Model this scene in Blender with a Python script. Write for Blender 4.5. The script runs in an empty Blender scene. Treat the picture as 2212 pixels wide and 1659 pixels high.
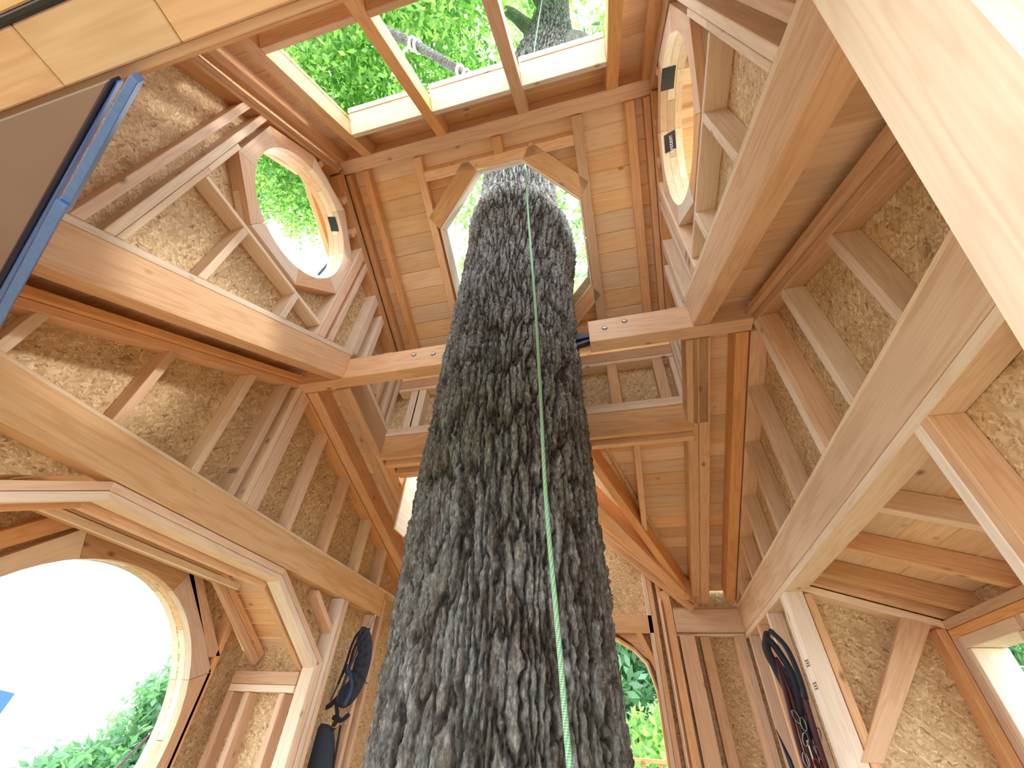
import bpy, bmesh, math, random
import numpy as np
from mathutils import Vector, Matrix, noise
from mathutils.geometry import tessellate_polygon
random.seed(7)
rng = np.random.default_rng(7)
S = bpy.context.scene
COL = S.collection
H = 1.45            # eye height above the treehouse floor; all y, z below are measured from the eye, H is added on building

# ------------------------------------------------------------------ camera
cam = bpy.data.cameras.new('camera')
cam.sensor_width = 36.0
cam.lens = 36.0 * 895.1 / 2212.0
cam.clip_start = 0.02
cam.clip_end = 400
camo = bpy.data.objects.new('camera', cam)
COL.objects.link(camo)
def cam_matrix(a, b, c):
    ca, sa, cb, sb, cc, sc = math.cos(a), math.sin(a), math.cos(b), math.sin(b), math.cos(c), math.sin(c)
    Rz = Matrix(((ca, -sa, 0), (sa, ca, 0), (0, 0, 1)))
    M0 = Matrix(((1, 0, 0), (0, 0, -1), (0, 1, 0)))
    Rx = Matrix(((1, 0, 0), (0, cb, -sb), (0, sb, cb)))
    Rr = Matrix(((cc, -sc, 0), (sc, cc, 0), (0, 0, 1)))
    return Rr @ Rx @ M0 @ Rz
MC = cam_matrix(-0.285020, -0.719351, 0.060221)
r, d, f = MC[0], MC[1], MC[2]
camo.matrix_world = Matrix(((r[0], -d[0], -f[0], 0), (r[1], -d[1], -f[1], 0), (r[2], -d[2], -f[2], H), (0, 0, 0, 1)))
S.camera = camo

# ------------------------------------------------------------------ light
w = bpy.data.worlds.new('sky'); S.world = w
w.use_nodes = True
nt = w.node_tree
bg = nt.nodes['Background']
tc = nt.nodes.new('ShaderNodeTexCoord'); sep = nt.nodes.new('ShaderNodeSeparateXYZ'); cr = nt.nodes.new('ShaderNodeValToRGB')
nt.links.new(tc.outputs['Generated'], sep.inputs[0]); nt.links.new(sep.outputs['Z'], cr.inputs[0]); nt.links.new(cr.outputs[0], bg.inputs[0])
cr.color_ramp.elements[0].position = 0.0; cr.color_ramp.elements[0].color = (0.93, 0.96, 1.0, 1)
cr.color_ramp.elements[1].position = 0.8; cr.color_ramp.elements[1].color = (0.80, 0.90, 1.0, 1)
bg.inputs[1].default_value = 1.0
sun = bpy.data.lights.new('sun', 'SUN'); sun.energy = 0.28; sun.angle = math.radians(4); sun.color = (1.0, 0.95, 0.86)
suno = bpy.data.objects.new('sun', sun); COL.objects.link(suno)
suno.rotation_euler = Vector((0.90, 0.03, 0.41)).to_track_quat('Z', 'Y').to_euler()   # low from the right, filtered by trees
S.view_settings.view_transform = 'Standard'
S.view_settings.look = 'None'
S.view_settings.gamma = 1.0
S.view_settings.use_curve_mapping = False
S.view_settings.exposure = 2.7
S.cycles.max_bounces = 10
S.cycles.diffuse_bounces = 8
S.cycles.transparent_max_bounces = 8
S.cycles.sample_clamp_indirect = 6.0

# ------------------------------------------------------------------ materials
def newmat(name):
    m = bpy.data.materials.new(name); m.use_nodes = True
    n = m.node_tree.nodes; l = m.node_tree.links
    return m, n, l, n['Principled BSDF']
def ramp(n, stops):
    r_ = n.new('ShaderNodeValToRGB'); e = r_.color_ramp.elements
    e[0].position, e[0].color = stops[0][0], (*stops[0][1], 1)
    e[1].position, e[1].color = stops[-1][0], (*stops[-1][1], 1)
    for p, c in stops[1:-1]:
        x = e.new(p); x.color = (*c, 1)
    return r_
def mixc(n, l, kind, fac, a, b):
    m = n.new('ShaderNodeMix'); m.data_type = 'RGBA'; m.blend_type = kind
    for sock, v in ((m.inputs[0], fac), (m.inputs[6], a), (m.inputs[7], b)):
        if hasattr(v, 'is_output'): l.new(v, sock)
        elif isinstance(v, (int, float)): sock.default_value = v
        else: sock.default_value = (*v, 1)
    return m.outputs[2]
def math_(n, l, op, a, b=None):
    m = n.new('ShaderNodeMath'); m.operation = op
    for i, v in enumerate((a, b)):
        if v is None: continue
        if hasattr(v, 'is_output'): l.new(v, m.inputs[i])
        else: m.inputs[i].default_value = v
    return m.outputs[0]
def wood(name, light, dark, knot=(0.16, 0.07, 0.035), vary=0.16, grain=1.0, knots=1.0, rough=0.62, satvar=(1.0, 0.8, 0.75)):
    m, n, l, b = newmat(name)
    t = n.new('ShaderNodeTexCoord'); oi = n.new('ShaderNodeObjectInfo')
    off = n.new('ShaderNodeVectorMath'); off.operation = 'SCALE'; off.inputs[0].default_value = (37.0, 53.0, 71.0); l.new(oi.outputs['Random'], off.inputs[3])
    add = n.new('ShaderNodeVectorMath'); add.operation = 'ADD'; l.new(t.outputs['Object'], add.inputs[0]); l.new(off.outputs[0], add.inputs[1])
    mp = n.new('ShaderNodeMapping'); mp.inputs['Scale'].default_value = (0.9, 10, 10); l.new(add.outputs[0], mp.inputs[0])
    # ring lines wander along the board
    nz = n.new('ShaderNodeTexNoise'); nz.inputs['Scale'].default_value = 1.3; nz.inputs['Detail'].default_value = 3; l.new(mp.outputs[0], nz.inputs[0])
    wv = math_(n, l, 'SINE', math_(n, l, 'MULTIPLY', nz.outputs['Fac'], 58.0 * grain))
    wv = math_(n, l, 'MULTIPLY_ADD', wv, 0.5); wv.node.inputs[2].default_value = 0.5
    wv = math_(n, l, 'POWER', wv, 2.2)
    mp2 = n.new('ShaderNodeMapping'); mp2.inputs['Scale'].default_value = (3, 130, 130); l.new(add.outputs[0], mp2.inputs[0])
    nf = n.new('ShaderNodeTexNoise'); nf.inputs['Scale'].default_value = 1.0; nf.inputs['Detail'].default_value = 2; l.new(mp2.outputs[0], nf.inputs[0])
    c = mixc(n, l, 'MIX', math_(n, l, 'MULTIPLY', wv, 0.55), light, dark)
    c = mixc(n, l, 'MULTIPLY', 0.30, c, ramp_out(n, l, nf.outputs['Fac'], [(0.3, (0.72, 0.66, 0.6)), (0.65, (1, 1, 1))]))
    nb = n.new('ShaderNodeTexNoise'); nb.inputs['Scale'].default_value = 2.2; nb.inputs['Detail'].default_value = 2; l.new(add.outputs[0], nb.inputs[0])
    c = mixc(n, l, 'MULTIPLY', 0.5, c, ramp_out(n, l, nb.outputs['Fac'], [(0.3, (0.88, 0.80, 0.74)), (0.7, (1.05, 1.02, 1.0))]))
    # knots: a few round dark spots
    vo = n.new('ShaderNodeTexVoronoi'); vo.inputs['Scale'].default_value = 1.0
    mp3 = n.new('ShaderNodeMapping'); mp3.inputs['Scale'].default_value = (5.2, 9, 9); l.new(add.outputs[0], mp3.inputs[0]); l.new(mp3.outputs[0], vo.inputs[0])
    spx = n.new('ShaderNodeSeparateColor'); l.new(vo.outputs['Color'], spx.inputs[0])
    near = math_(n, l, 'LESS_THAN', vo.outputs['Distance'], 0.075)
    soft = ramp_out(n, l, vo.outputs['Distance'], [(0.03, (1, 1, 1)), (0.15, (0, 0, 0))])
    keep = math_(n, l, 'GREATER_THAN', spx.outputs[0], 1.0 - 0.42 * knots)
    kf = math_(n, l, 'MULTIPLY', soft, keep)
    c = mixc(n, l, 'MIX', math_(n, l, 'MULTIPLY', kf, 0.8), c, knot)
    # each stick its own tone
    hs = n.new('ShaderNodeHueSaturation'); l.new(c, hs.inputs['Color'])
    v = math_(n, l, 'MULTIPLY_ADD', oi.outputs['Random'], vary * 2); v.node.inputs[2].default_value = 1.0 - vary
    l.new(v, hs.inputs['Value'])
    r2 = math_(n, l, 'FRACT', math_(n, l, 'MULTIPLY', oi.outputs['Random'], 7.31))
    s2 = math_(n, l, 'MULTIPLY_ADD', r2, 0.35); s2.node.inputs[2].default_value = 0.80
    l.new(s2, hs.inputs['Saturation'])
    l.new(hs.outputs[0], b.inputs['Base Color'])
    b.inputs['Roughness'].default_value = rough
    b.inputs['Specular IOR Level'].default_value = 0.35
    bu = n.new('ShaderNodeBump'); bu.inputs['Strength'].default_value = 0.12; bu.inputs['Distance'].default_value = 0.002
    l.new(nf.outputs['Fac'], bu.inputs['Height']); l.new(bu.outputs[0], b.inputs['Normal'])
    return m
def ramp_out(n, l, src, stops):
    r_ = ramp(n, stops); l.new(src, r_.inputs[0]); return r_.outputs[0]
M = {}
M['fir'] = wood('fir', (0.77, 0.49, 0.28), (0.64, 0.35, 0.17))
M['fir_beam'] = wood('fir_beam', (0.82, 0.56, 0.35), (0.68, 0.40, 0.22), vary=0.06, grain=0.8, knots=0.5)
M['stud'] = wood('stud', (0.82, 0.62, 0.46), (0.70, 0.46, 0.31), vary=0.12)
M['pale'] = wood('pale', (0.90, 0.77, 0.61), (0.80, 0.62, 0.46), vary=0.08)
M['board'] = wood('board', (0.82, 0.61, 0.39), (0.72, 0.49, 0.28), vary=0.13, grain=0.7, knots=1.3)
M['glulam'] = wood('glulam', (0.82, 0.60, 0.39), (0.67, 0.42, 0.23), vary=0.05, grain=0.45, knots=0.8)

def osb():
    m, n, l, b = newmat('strand_board')
    t = n.new('ShaderNodeTexCoord')
    layers = []
    for ang, sc in ((0.35, 1.0), (1.35, 1.2), (2.45, 0.85)):
        mp = n.new('ShaderNodeMapping'); mp.vector_type = 'TEXTURE'; mp.inputs['Rotation'].default_value = (ang * .2, ang, ang * .15)
        mp.inputs['Scale'].default_value = (1 / (30 * sc), 1 / (50 * sc), 1 / (105 * sc)); l.new(t.outputs['Object'], mp.inputs[0])
        vo = n.new('ShaderNodeTexVoronoi'); vo.inputs['Scale'].default_value = 1.0; l.new(mp.outputs[0], vo.inputs[0])
        sp = n.new('ShaderNodeSeparateColor'); l.new(vo.outputs['Color'], sp.inputs[0])
        layers.append(sp)
    sel = n.new('ShaderNodeTexNoise'); sel.inputs['Scale'].default_value = 45; l.new(t.outputs['Object'], sel.inputs[0])
    f1 = math_(n, l, 'GREATER_THAN', sel.outputs['Fac'], 0.47)
    sel2 = n.new('ShaderNodeTexNoise'); sel2.inputs['Scale'].default_value = 60; sel2.inputs['Detail'].default_value = 1
    off = n.new('ShaderNodeVectorMath'); off.inputs[1].default_value = (5, 3, 9); l.new(t.outputs['Object'], off.inputs[0]); l.new(off.outputs[0], sel2.inputs[0])
    f2 = math_(n, l, 'GREATER_THAN', sel2.outputs['Fac'], 0.52)
    def mf(fac, a, bb):
        x = n.new('ShaderNodeMix'); l.new(fac, x.inputs[0]); l.new(a, x.inputs[2]); l.new(bb, x.inputs[3]); return x.outputs[0]
    val = mf(f2, mf(f1, layers[0].outputs[0], layers[1].outputs[0]), layers[2].outputs[0])
    c = ramp_out(n, l, val, [(0.0, (0.30, 0.18, 0.09)), (0.08, (0.50, 0.34, 0.18)), (0.5, (0.62, 0.45, 0.25)), (0.85, (0.72, 0.56, 0.35)), (1.0, (0.84, 0.70, 0.48))])
    nb = n.new('ShaderNodeTexNoise'); nb.inputs['Scale'].default_value = 3.0; nb.inputs['Detail'].default_value = 4; l.new(t.outputs['Object'], nb.inputs[0])
    c = mixc(n, l, 'MULTIPLY', 0.6, c, ramp_out(n, l, nb.outputs['Fac'], [(0.3, (0.80, 0.74, 0.66)), (0.65, (1.04, 1.02, 1.0))]))
    l.new(c, b.inputs['Base Color']); b.inputs['Roughness'].default_value = 0.7
    bu = n.new('ShaderNodeBump'); bu.inputs['Strength'].default_value = 0.35; bu.inputs['Distance'].default_value = 0.002
    l.new(val, bu.inputs['Height']); l.new(bu.outputs[0], b.inputs['Normal'])
    return m
M['osb'] = osb()
def plain(name, col, rough=0.6, metal=0.0, spec=0.5, bump=0.0, bscale=60):
    m, n, l, b = newmat(name)
    b.inputs['Base Color'].default_value = (*col, 1); b.inputs['Roughness'].default_value = rough
    b.inputs['Metallic'].default_value = metal; b.inputs['Specular IOR Level'].default_value = spec
    t = n.new('ShaderNodeTexCoord'); z = n.new('ShaderNodeTexNoise'); z.inputs['Scale'].default_value = bscale; z.inputs['Detail'].default_value = 3
    l.new(t.outputs['Object'], z.inputs[0])
    l.new(mixc(n, l, 'MULTIPLY', 0.35, col, ramp_out(n, l, z.outputs['Fac'], [(0.3, (0.75, 0.75, 0.75)), (0.7, (1.1, 1.1, 1.1))])), b.inputs['Base Color'])
    if bump:
        bu = n.new('ShaderNodeBump'); bu.inputs['Strength'].default_value = bump; bu.inputs['Distance'].default_value = 0.002
        l.new(z.outputs['Fac'], bu.inputs['Height']); l.new(bu.outputs[0], b.inputs['Normal'])
    return m
M['steel'] = plain('steel', (0.50, 0.51, 0.54), 0.3, 1.0)
M['black_steel'] = plain('black_steel', (0.03, 0.035, 0.05), 0.35, 0.6)
M['blue_metal'] = plain('blue_grey_metal', (0.13, 0.27, 0.68), 0.4, 0.15)
M['gasket'] = plain('gasket', (0.006, 0.008, 0.04), 0.6)
M['brown_panel'] = plain('brown_panel', (0.27, 0.19, 0.17), 0.55, bscale=4)
M['black_tape'] = plain('black_tape', (0.012, 0.014, 0.02), 0.35)
M['ink'] = plain('stamp_ink', (0.035, 0.03, 0.04), 0.8)
M['webbing'] = plain('webbing', (0.012, 0.015, 0.028), 0.75, bump=0.5, bscale=300)
M['pad'] = plain('padding', (0.030, 0.038, 0.060), 0.85, bump=0.4, bscale=200)
M['navy'] = plain('navy_strap', (0.03, 0.07, 0.14), 0.7)
M['gold'] = plain('gold_metal', (0.75, 0.48, 0.10), 0.3, 1.0)
M['maroon'] = plain('maroon_strap', (0.06, 0.010, 0.012), 0.6)
M['shaded_steel'] = plain('shaded_steel', (0.20, 0.20, 0.22), 0.25, 1.0)  # darker copy of steel, dim light on the right-hand gear put into the colour
M['red'] = plain('red_metal', (0.35, 0.02, 0.02), 0.3, 0.6)
M['teal'] = plain('teal_metal', (0.01, 0.10, 0.10), 0.3, 0.5)
M['white_strap'] = plain('white_strap', (0.75, 0.76, 0.78), 0.7)
M['purple_cord'] = plain('purple_cord', (0.18, 0.05, 0.10), 0.7)
M['grey_rope'] = plain('grey_rope', (0.42, 0.36, 0.33), 0.8, bump=0.6, bscale=200)
M['tape_white'] = plain('tape_lettering', (0.8, 0.8, 0.8), 0.6)

def green_rope():
    m, n, l, b = newmat('green_rope')
    t = n.new('ShaderNodeTexCoord'); mp = n.new('ShaderNodeMapping'); l.new(t.outputs['UV'], mp.inputs[0])
    ch = n.new('ShaderNodeTexChecker'); ch.inputs['Scale'].default_value = 1.0
    mp.inputs['Rotation'].default_value = (0, 0, 0.6); l.new(mp.outputs[0], ch.inputs[0])
    ch.inputs[1].default_value = (0.13, 0.33, 0.18, 1); ch.inputs[2].default_value = (0.36, 0.58, 0.38, 1)
    l.new(ch.outputs[0], b.inputs['Base Color']); b.inputs['Roughness'].default_value = 0.75
    bu = n.new('ShaderNodeBump'); bu.inputs['Strength'].default_value = 0.6; bu.inputs['Distance'].default_value = 0.001
    l.new(ch.outputs[1], bu.inputs['Height']); l.new(bu.outputs[0], b.inputs['Normal'])
    return m
M['green_rope'] = green_rope()
def bark():
    m, n, l, b = newmat('bark')
    t = n.new('ShaderNodeTexCoord')
    at = n.new('ShaderNodeAttribute'); at.attribute_name = 'ridge'
    mp = n.new('ShaderNodeMapping'); mp.inputs['Scale'].default_value = (1, 1, 0.35); l.new(t.outputs['Object'], mp.inputs[0])
    z1 = n.new('ShaderNodeTexNoise'); z1.inputs['Scale'].default_value = 85; z1.inputs['Detail'].default_value = 8; z1.inputs['Roughness'].default_value = 0.7; l.new(mp.outputs[0], z1.inputs[0])
    z2 = n.new('ShaderNodeTexNoise'); z2.inputs['Scale'].default_value = 5; z2.inputs['Detail'].default_value = 5; l.new(t.outputs['Object'], z2.inputs[0])
    z3 = n.new('ShaderNodeTexNoise'); z3.inputs['Scale'].default_value = 160; z3.inputs['Detail'].default_value = 4; l.new(t.outputs['Object'], z3.inputs[0])
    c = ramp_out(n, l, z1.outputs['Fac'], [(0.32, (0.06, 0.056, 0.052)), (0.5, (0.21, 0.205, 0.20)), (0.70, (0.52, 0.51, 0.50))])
    c = mixc(n, l, 'MIX', ramp_out(n, l, z2.outputs['Fac'], [(0.5, (0, 0, 0)), (0.72, (0.35, 0.35, 0.35))]), c, (0.16, 0.17, 0.10))
    z4 = n.new('ShaderNodeTexNoise'); z4.inputs['Scale'].default_value = 14; z4.inputs['Detail'].default_value = 5; l.new(mp.outputs[0], z4.inputs[0])
    c = mixc(n, l, 'MULTIPLY', 0.9, c, ramp_out(n, l, z4.outputs['Fac'], [(0.30, (0.62, 0.52, 0.46)), (0.45, (0.95, 0.92, 0.88)), (0.60, (1.12, 1.18, 1.22)), (0.75, (1.35, 1.25, 1.15))]))
    c = mixc(n, l, 'MULTIPLY', 1.0, c, ramp_out(n, l, at.outputs['Fac'], [(0.05, (0.07, 0.055, 0.05)), (0.42, (0.38, 0.35, 0.33)), (0.80, (1.0, 1.0, 1.0))]))  # cracks tinted dark: dirt, plus crevice shade put into the colour
    l.new(c, b.inputs['Base Color']); b.inputs['Roughness'].default_value = 0.85; b.inputs['Specular IOR Level'].default_value = 0.2
    bu = n.new('ShaderNodeBump'); bu.inputs['Strength'].default_value = 1.0; bu.inputs['Distance'].default_value = 0.012
    l.new(math_(n, l, 'ADD', z1.outputs['Fac'], math_(n, l, 'MULTIPLY', z3.outputs['Fac'], 0.4)), bu.inputs['Height']); l.new(bu.outputs[0], b.inputs['Normal'])
    return m
M['bark'] = bark()
def leafmat(name, a, b_, tr):
    m, n, l, b = newmat(name)
    g = n.new('ShaderNodeNewGeometry')
    c = ramp_out(n, l, g.outputs['Random Per Island'], [(0.0, a), (0.6, tuple((x + y) / 2 for x, y in zip(a, b_))), (1.0, b_)])
    l.new(c, b.inputs['Base Color']); b.inputs['Roughness'].default_value = 0.5
    ts = n.new('ShaderNodeBsdfTranslucent'); l.new(mixc(n, l, 'MULTIPLY', 1.0, c, (tr, tr * 1.1, tr * 0.6)), ts.inputs[0])
    mx = n.new('ShaderNodeAddShader'); l.new(b.outputs[0], mx.inputs[0]); l.new(ts.outputs[0], mx.inputs[1])
    l.new(mx.outputs[0], n['Material Output'].inputs[0])
    return m
M['leaf'] = leafmat('leaf', (0.04, 0.11, 0.05), (0.27, 0.37, 0.13), 1.6)
M['leaf_cool'] = leafmat('leaf_cool', (0.04, 0.10, 0.06), (0.12, 0.22, 0.12), 1.4)
M['tarp'] = plain('tarp', (0.07, 0.19, 0.42), 0.5)
M['ground'] = plain('forest_floor', (0.16, 0.18, 0.10), 0.9, bscale=2)

# ------------------------------------------------------------------ builders
def setp(o, label=None, cat=None, group=None, kind=None):
    if label: o['label'] = label
    if cat: o['category'] = cat
    if group: o['group'] = group
    if kind: o['kind'] = kind
    return o
LOC = {}
def link(o, mat, parent, mw):
    COL.objects.link(o)
    if mat: o.data.materials.append(M[mat])
    if parent is not None:
        o.parent = parent
        pm = LOC[parent.name]
        o.matrix_parent_inverse = pm.inverted()
    o.matrix_world = mw
    o.matrix_basis = mw
    LOC[o.name] = mw.copy()
    return o
def empty(name, loc, parent=None, **kw):
    o = bpy.data.objects.new(name, None); o.empty_display_size = 0.1
    link(o, None, parent, Matrix.Translation((loc[0], loc[1], loc[2] + H)))
    return setp(o, **kw)
def prism(name, pts, vec, mat, parent=None, bev=0.0025, holes=(), **kw):
    """polygon pts (eye-based coordinates) swept by vec; local X runs along its longest direction, so the grain does too"""
    P = [Vector((p[0], p[1], p[2] + H)) for p in pts]; vec = Vector(vec)
    best, e1 = vec.length, vec.normalized()
    n_ = len(P)
    cand = []
    for i in range(n_):
        e = P[(i + 1) % n_] - P[i]
        if e.length > best * 1.02: best, e1 = e.length, e.normalized()
    ref = vec.normalized() if abs(vec.normalized().dot(e1)) < 0.9 else (P[1] - P[0]).normalized()
    if abs(ref.dot(e1)) > 0.95: ref = (P[2] - P[1]).normalized()
    e2 = (ref - e1 * ref.dot(e1)).normalized(); e3 = e1.cross(e2)
    c = sum(P, Vector()) / n_ + vec / 2
    R3 = Matrix((e1, e2, e3)).transposed()
    mw = Matrix.Translation(c) @ R3.to_4x4(); inv = R3.transposed()
    bm = bmesh.new()
    if holes:
        loops = [P] + [[Vector((q[0], q[1], q[2] + H)) for q in h] for h in holes]
        flat = [p for lp in loops for p in lp]
        tris = tessellate_polygon(loops)
        A = [bm.verts.new(inv @ (p - c)) for p in flat]; B = [bm.verts.new(inv @ (p + vec - c)) for p in flat]
        for t in tris:
            bm.faces.new([A[i] for i in t]); bm.faces.new([B[i] for i in reversed(t)])
        k = 0
        for lp in loops:
            m_ = len(lp)
            for i in range(m_):
                j = (i + 1) % m_
                bm.faces.new((A[k + i], A[k + j], B[k + j], B[k + i]))
            k += m_
    else:
        A = [bm.verts.new(inv @ (p - c)) for p in P]; B = [bm.verts.new(inv @ (p + vec - c)) for p in P]
        bm.faces.new(A); bm.faces.new(list(reversed(B)))
        for i in range(n_):
            j = (i + 1) % n_
            bm.faces.new((A[i], B[i], B[j], A[j]))
    bmesh.ops.recalc_face_normals(bm, faces=bm.faces)
    if bev and not holes and n_ <= 6 and mat != 'osb':
        try: bmesh.ops.bevel(bm, geom=list(bm.edges), offset=bev, segments=1, affect='EDGES', clamp_overlap=True)
        except Exception: pass
    me = bpy.data.meshes.new(name); bm.to_mesh(me); bm.free()
    o = bpy.data.objects.new(name, me)
    link(o, mat, parent, mw)
    return setp(o, **kw)
def box(name, x0, x1, y0, y1, z0, z1, mat, parent=None, **kw):
    dx, dy, dz = x1 - x0, y1 - y0, z1 - z0
    if abs(dx) >= abs(dy) and abs(dx) >= abs(dz):
        return prism(name, [(x0, y0, z0), (x0, y1, z0), (x0, y1, z1), (x0, y0, z1)], (dx, 0, 0), mat, parent, **kw)
    if abs(dy) >= abs(dz):
        return prism(name, [(x0, y0, z0), (x1, y0, z0), (x1, y0, z1), (x0, y0, z1)], (0, dy, 0), mat, parent, **kw)
    return prism(name, [(x0, y0, z0), (x1, y0, z0), (x1, y1, z0), (x0, y1, z0)], (0, 0, dz), mat, parent, **kw)
def yz(name, pts, x0, x1, mat, parent=None, **kw):
    return prism(name, [(x0, a, b) for a, b in pts], (x1 - x0, 0, 0), mat, parent, **kw)
def xz(name, pts, y0, y1, mat, parent=None, **kw):
    return prism(name, [(a, y0, b) for a, b in pts], (0, y1 - y0, 0), mat, parent, **kw)
def tube(name, pts, rad, mat, parent=None, seg=8, closed=False, uv=None, **kw):
    P = [Vector((p[0], p[1], p[2] + H)) for p in pts]; n_ = len(P)
    rads = rad if isinstance(rad, (list, tuple)) else [rad] * n_
    o3 = P[0].copy(); verts = []; faces = []; uvs = []
    up = Vector((0.13, 0.21, 0.97))
    L = 0; lens = []
    t_prev = None
    for i in range(n_):
        if closed: t = (P[(i + 1) % n_] - P[i - 1]).normalized()
        else: t = (P[min(i + 1, n_ - 1)] - P[max(i - 1, 0)]).normalized()
        if t_prev is None:
            if abs(t.dot(up)) > 0.95: up = Vector((1, 0, 0.1))
            nn = (up - t * up.dot(t)).normalized()
        else: nn = (nn - t * nn.dot(t)).normalized()
        t_prev = t; bb = t.cross(nn)
        if i: L += (P[i] - P[i - 1]).length
        lens.append(L)
        for k in range(seg):
            a = 2 * math.pi * k / seg
            verts.append(P[i] - o3 + (nn * math.cos(a) + bb * math.sin(a)) * rads[i])
    rows = n_ if closed else n_ - 1
    for i in range(rows):
        j = (i + 1) % n_
        for k in range(seg):
            kk = (k + 1) % seg
            faces.append((i * seg + k, i * seg + kk, j * seg + kk, j * seg + k))
            if uv:
                for (ii, q) in ((i, k), (i, k + 1), (j, k + 1), (j, k)): uvs.append((lens[ii] * uv[0], q / seg * uv[1]))
    nside = len(faces)
    if not closed:
        faces.append(tuple(range(seg))); faces.append(tuple(reversed(range((n_ - 1) * seg, n_ * seg))))
    me = bpy.data.meshes.new(name); me.from_pydata(verts, [], faces)
    if uv:
        lay = me.uv_layers.new(name='UVMap')
        for i, q in enumerate(uvs): lay.data[i].uv = q
    for p in me.polygons: p.use_smooth = True
    bm = bmesh.new(); bm.from_mesh(me); bmesh.ops.recalc_face_normals(bm, faces=bm.faces); bm.to_mesh(me); bm.free()
    o = bpy.data.objects.new(name, me)
    link(o, mat, parent, Matrix.Translation(o3))
    return setp(o, **kw)
def smooth_path(pts, n_=40):
    out = []; P = [Vector(p) for p in pts]
    Q = [P[0] * 2 - P[1]] + P + [P[-1] * 2 - P[-2]]
    m_ = len(P) - 1; per = max(2, n_ // m_)
    for i in range(m_):
        a, b, c, d_ = Q[i:i + 4]
        for k in range(per):
            t = k / per
            out.append(0.5 * ((2 * b) + (c - a) * t + (2 * a - 5 * b + 4 * c - d_) * t * t + (3 * b - a - 3 * c + d_) * t ** 3))
    out.append(P[-1]); return out
def mesh_obj(name, verts, faces, mat, parent=None, origin=(0, 0, 0), smooth=False, **kw):
    me = bpy.data.meshes.new(name)
    me.from_pydata([(v[0] - origin[0], v[1] - origin[1], v[2] - origin[2]) for v in verts], [], faces)
    if smooth:
        for p in me.polygons: p.use_smooth = True
    me.update()
    o = bpy.data.objects.new(name, me)
    link(o, mat, parent, Matrix.Translation((origin[0], origin[1], origin[2] + H)))
    return setp(o, **kw)

# ------------------------------------------------------------------ key dimensions (metres from the eye)
XL, XR = -2.03, 0.84            # inner faces of the side walls
TL, TR = -1.68, 0.53            # inner faces of the raised lantern's side walls
YF = 4.10                       # far wall
WT = 0.09                       # stud depth
def roofN(y, o=0.0): return 0.90 + 0.535 * y + o           # underside of main near slope
def roofF(y, o=0.0): return 1.80 - 0.362 * (y - 1.80) + o  # underside of main far slope
def towN(y, o=0.0): return 3.20 - 0.925 * (0.87 - y) + o   # lantern near slope, rafter underside
def towF(y, o=0.0): return 3.20 - 0.535 * (y - 0.90) + o   # lantern far slope, rafter underside

# ------------------------------------------------------------------ ground and floor
g_ = mesh_obj('ground', [(-60, -60, -5.5), (60, -60, -5.5), (60, 60, -5.5), (-60, 60, -5.5)], [(0, 1, 2, 3)], 'ground'); setp(g_, kind='structure')
fl = empty('floor', (-0.6, 1.5, -1.45)); setp(fl, kind='structure')
for i in range(22):
    box('floorboard', XL - 0.75, XR + 0.75, -1.3 + i * 0.25, -1.3 + i * 0.25 + 0.245, -1.50, -1.45, 'board', fl)

# ------------------------------------------------------------------ lower side walls
def zt(y): return min(0.875 + 0.535 * y, 0.9 + 0.535 * 1.76, 1.81 - 0.362 * (y - 1.78)) if y < 1.77 else 1.80 - 0.362 * (y - 1.80)
def side_wall(name, xi, s, studs, ystart):
    """xi inner face, s = -1 for the left wall, +1 for the right"""
    xo = xi + s * WT
    top = [(YF, zt(YF) + 0.095), (1.77, zt(1.765) + 0.105), (-0.12, zt(-0.12) + 0.105)]
    wl = yz(name, [(-0.12, 0.93), (YF + 0.10, 0.93)] + [(a, b + 0.06) for a, b in top], xo, xo + s * 0.012, 'osb'); setp(wl, kind='structure')
    box('bottom_plate', xi, xo, ystart, YF, 0.948, 0.966, 'pale', wl)
    for st in studs:
        y, wdt, mt = st
        yz('stud', [(y, 0.966), (y + wdt, 0.966), (y + wdt, zt(y + wdt)), (y, zt(y))], xi, xo, mt, wl)
    yz('top_plate', [(ystart, zt(ystart)), (1.76, zt(1.76)), (1.76, zt(1.76) + 0.045), (ystart, zt(ystart) + 0.045)], xi, xo, 'fir', wl)
    yz('top_plate', [(ystart, zt(ystart) + .047), (1.76, zt(1.76) + .047), (1.76, zt(1.76) + 0.09), (ystart, zt(ystart) + 0.09)], xi - s * 0.03, xo, 'fir', wl)
    yz('top_plate', [(1.80, roofF(1.80)), (YF, roofF(YF)), (YF, roofF(YF) + 0.045), (1.80, roofF(1.80) + 0.045)], xi, xo, 'fir', wl)
    yz('top_plate', [(1.80, roofF(1.80) + .047), (YF, roofF(YF) + .047), (YF, roofF(YF) + 0.09), (1.80, roofF(1.80) + 0.09)], xi - s * 0.03, xo, 'fir', wl)
    return wl
wallL = side_wall('wall_left', XL, -1, [(0.10, .038, 'stud'), (0.515, .04, 'pale'), (0.955, .04, 'stud'), (1.375, .04, 'pale'),
        (1.62, .045, 'stud'), (1.72, .04, 'pale'), (1.765, .085, 'stud'), (2.115, .04, 'stud'), (2.52, .04, 'stud'), (2.95, .04, 'pale'), (3.30, .04, 'stud')], -0.6)
wallR = side_wall('wall_right', XR, 1, [(0.24, .038, 'stud'), (0.60, .04, 'stud'), (0.975, .04, 'stud'), (1.365, .04, 'pale'), (1.645, .04, 'stud'), (1.69, .05, 'pale'),
        (2.13, .04, 'stud'), (2.52, .04, 'stud'), (2.95, .04, 'stud'), (3.35, .04, 'stud'), (3.8, .04, 'stud')], -0.6)
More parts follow.
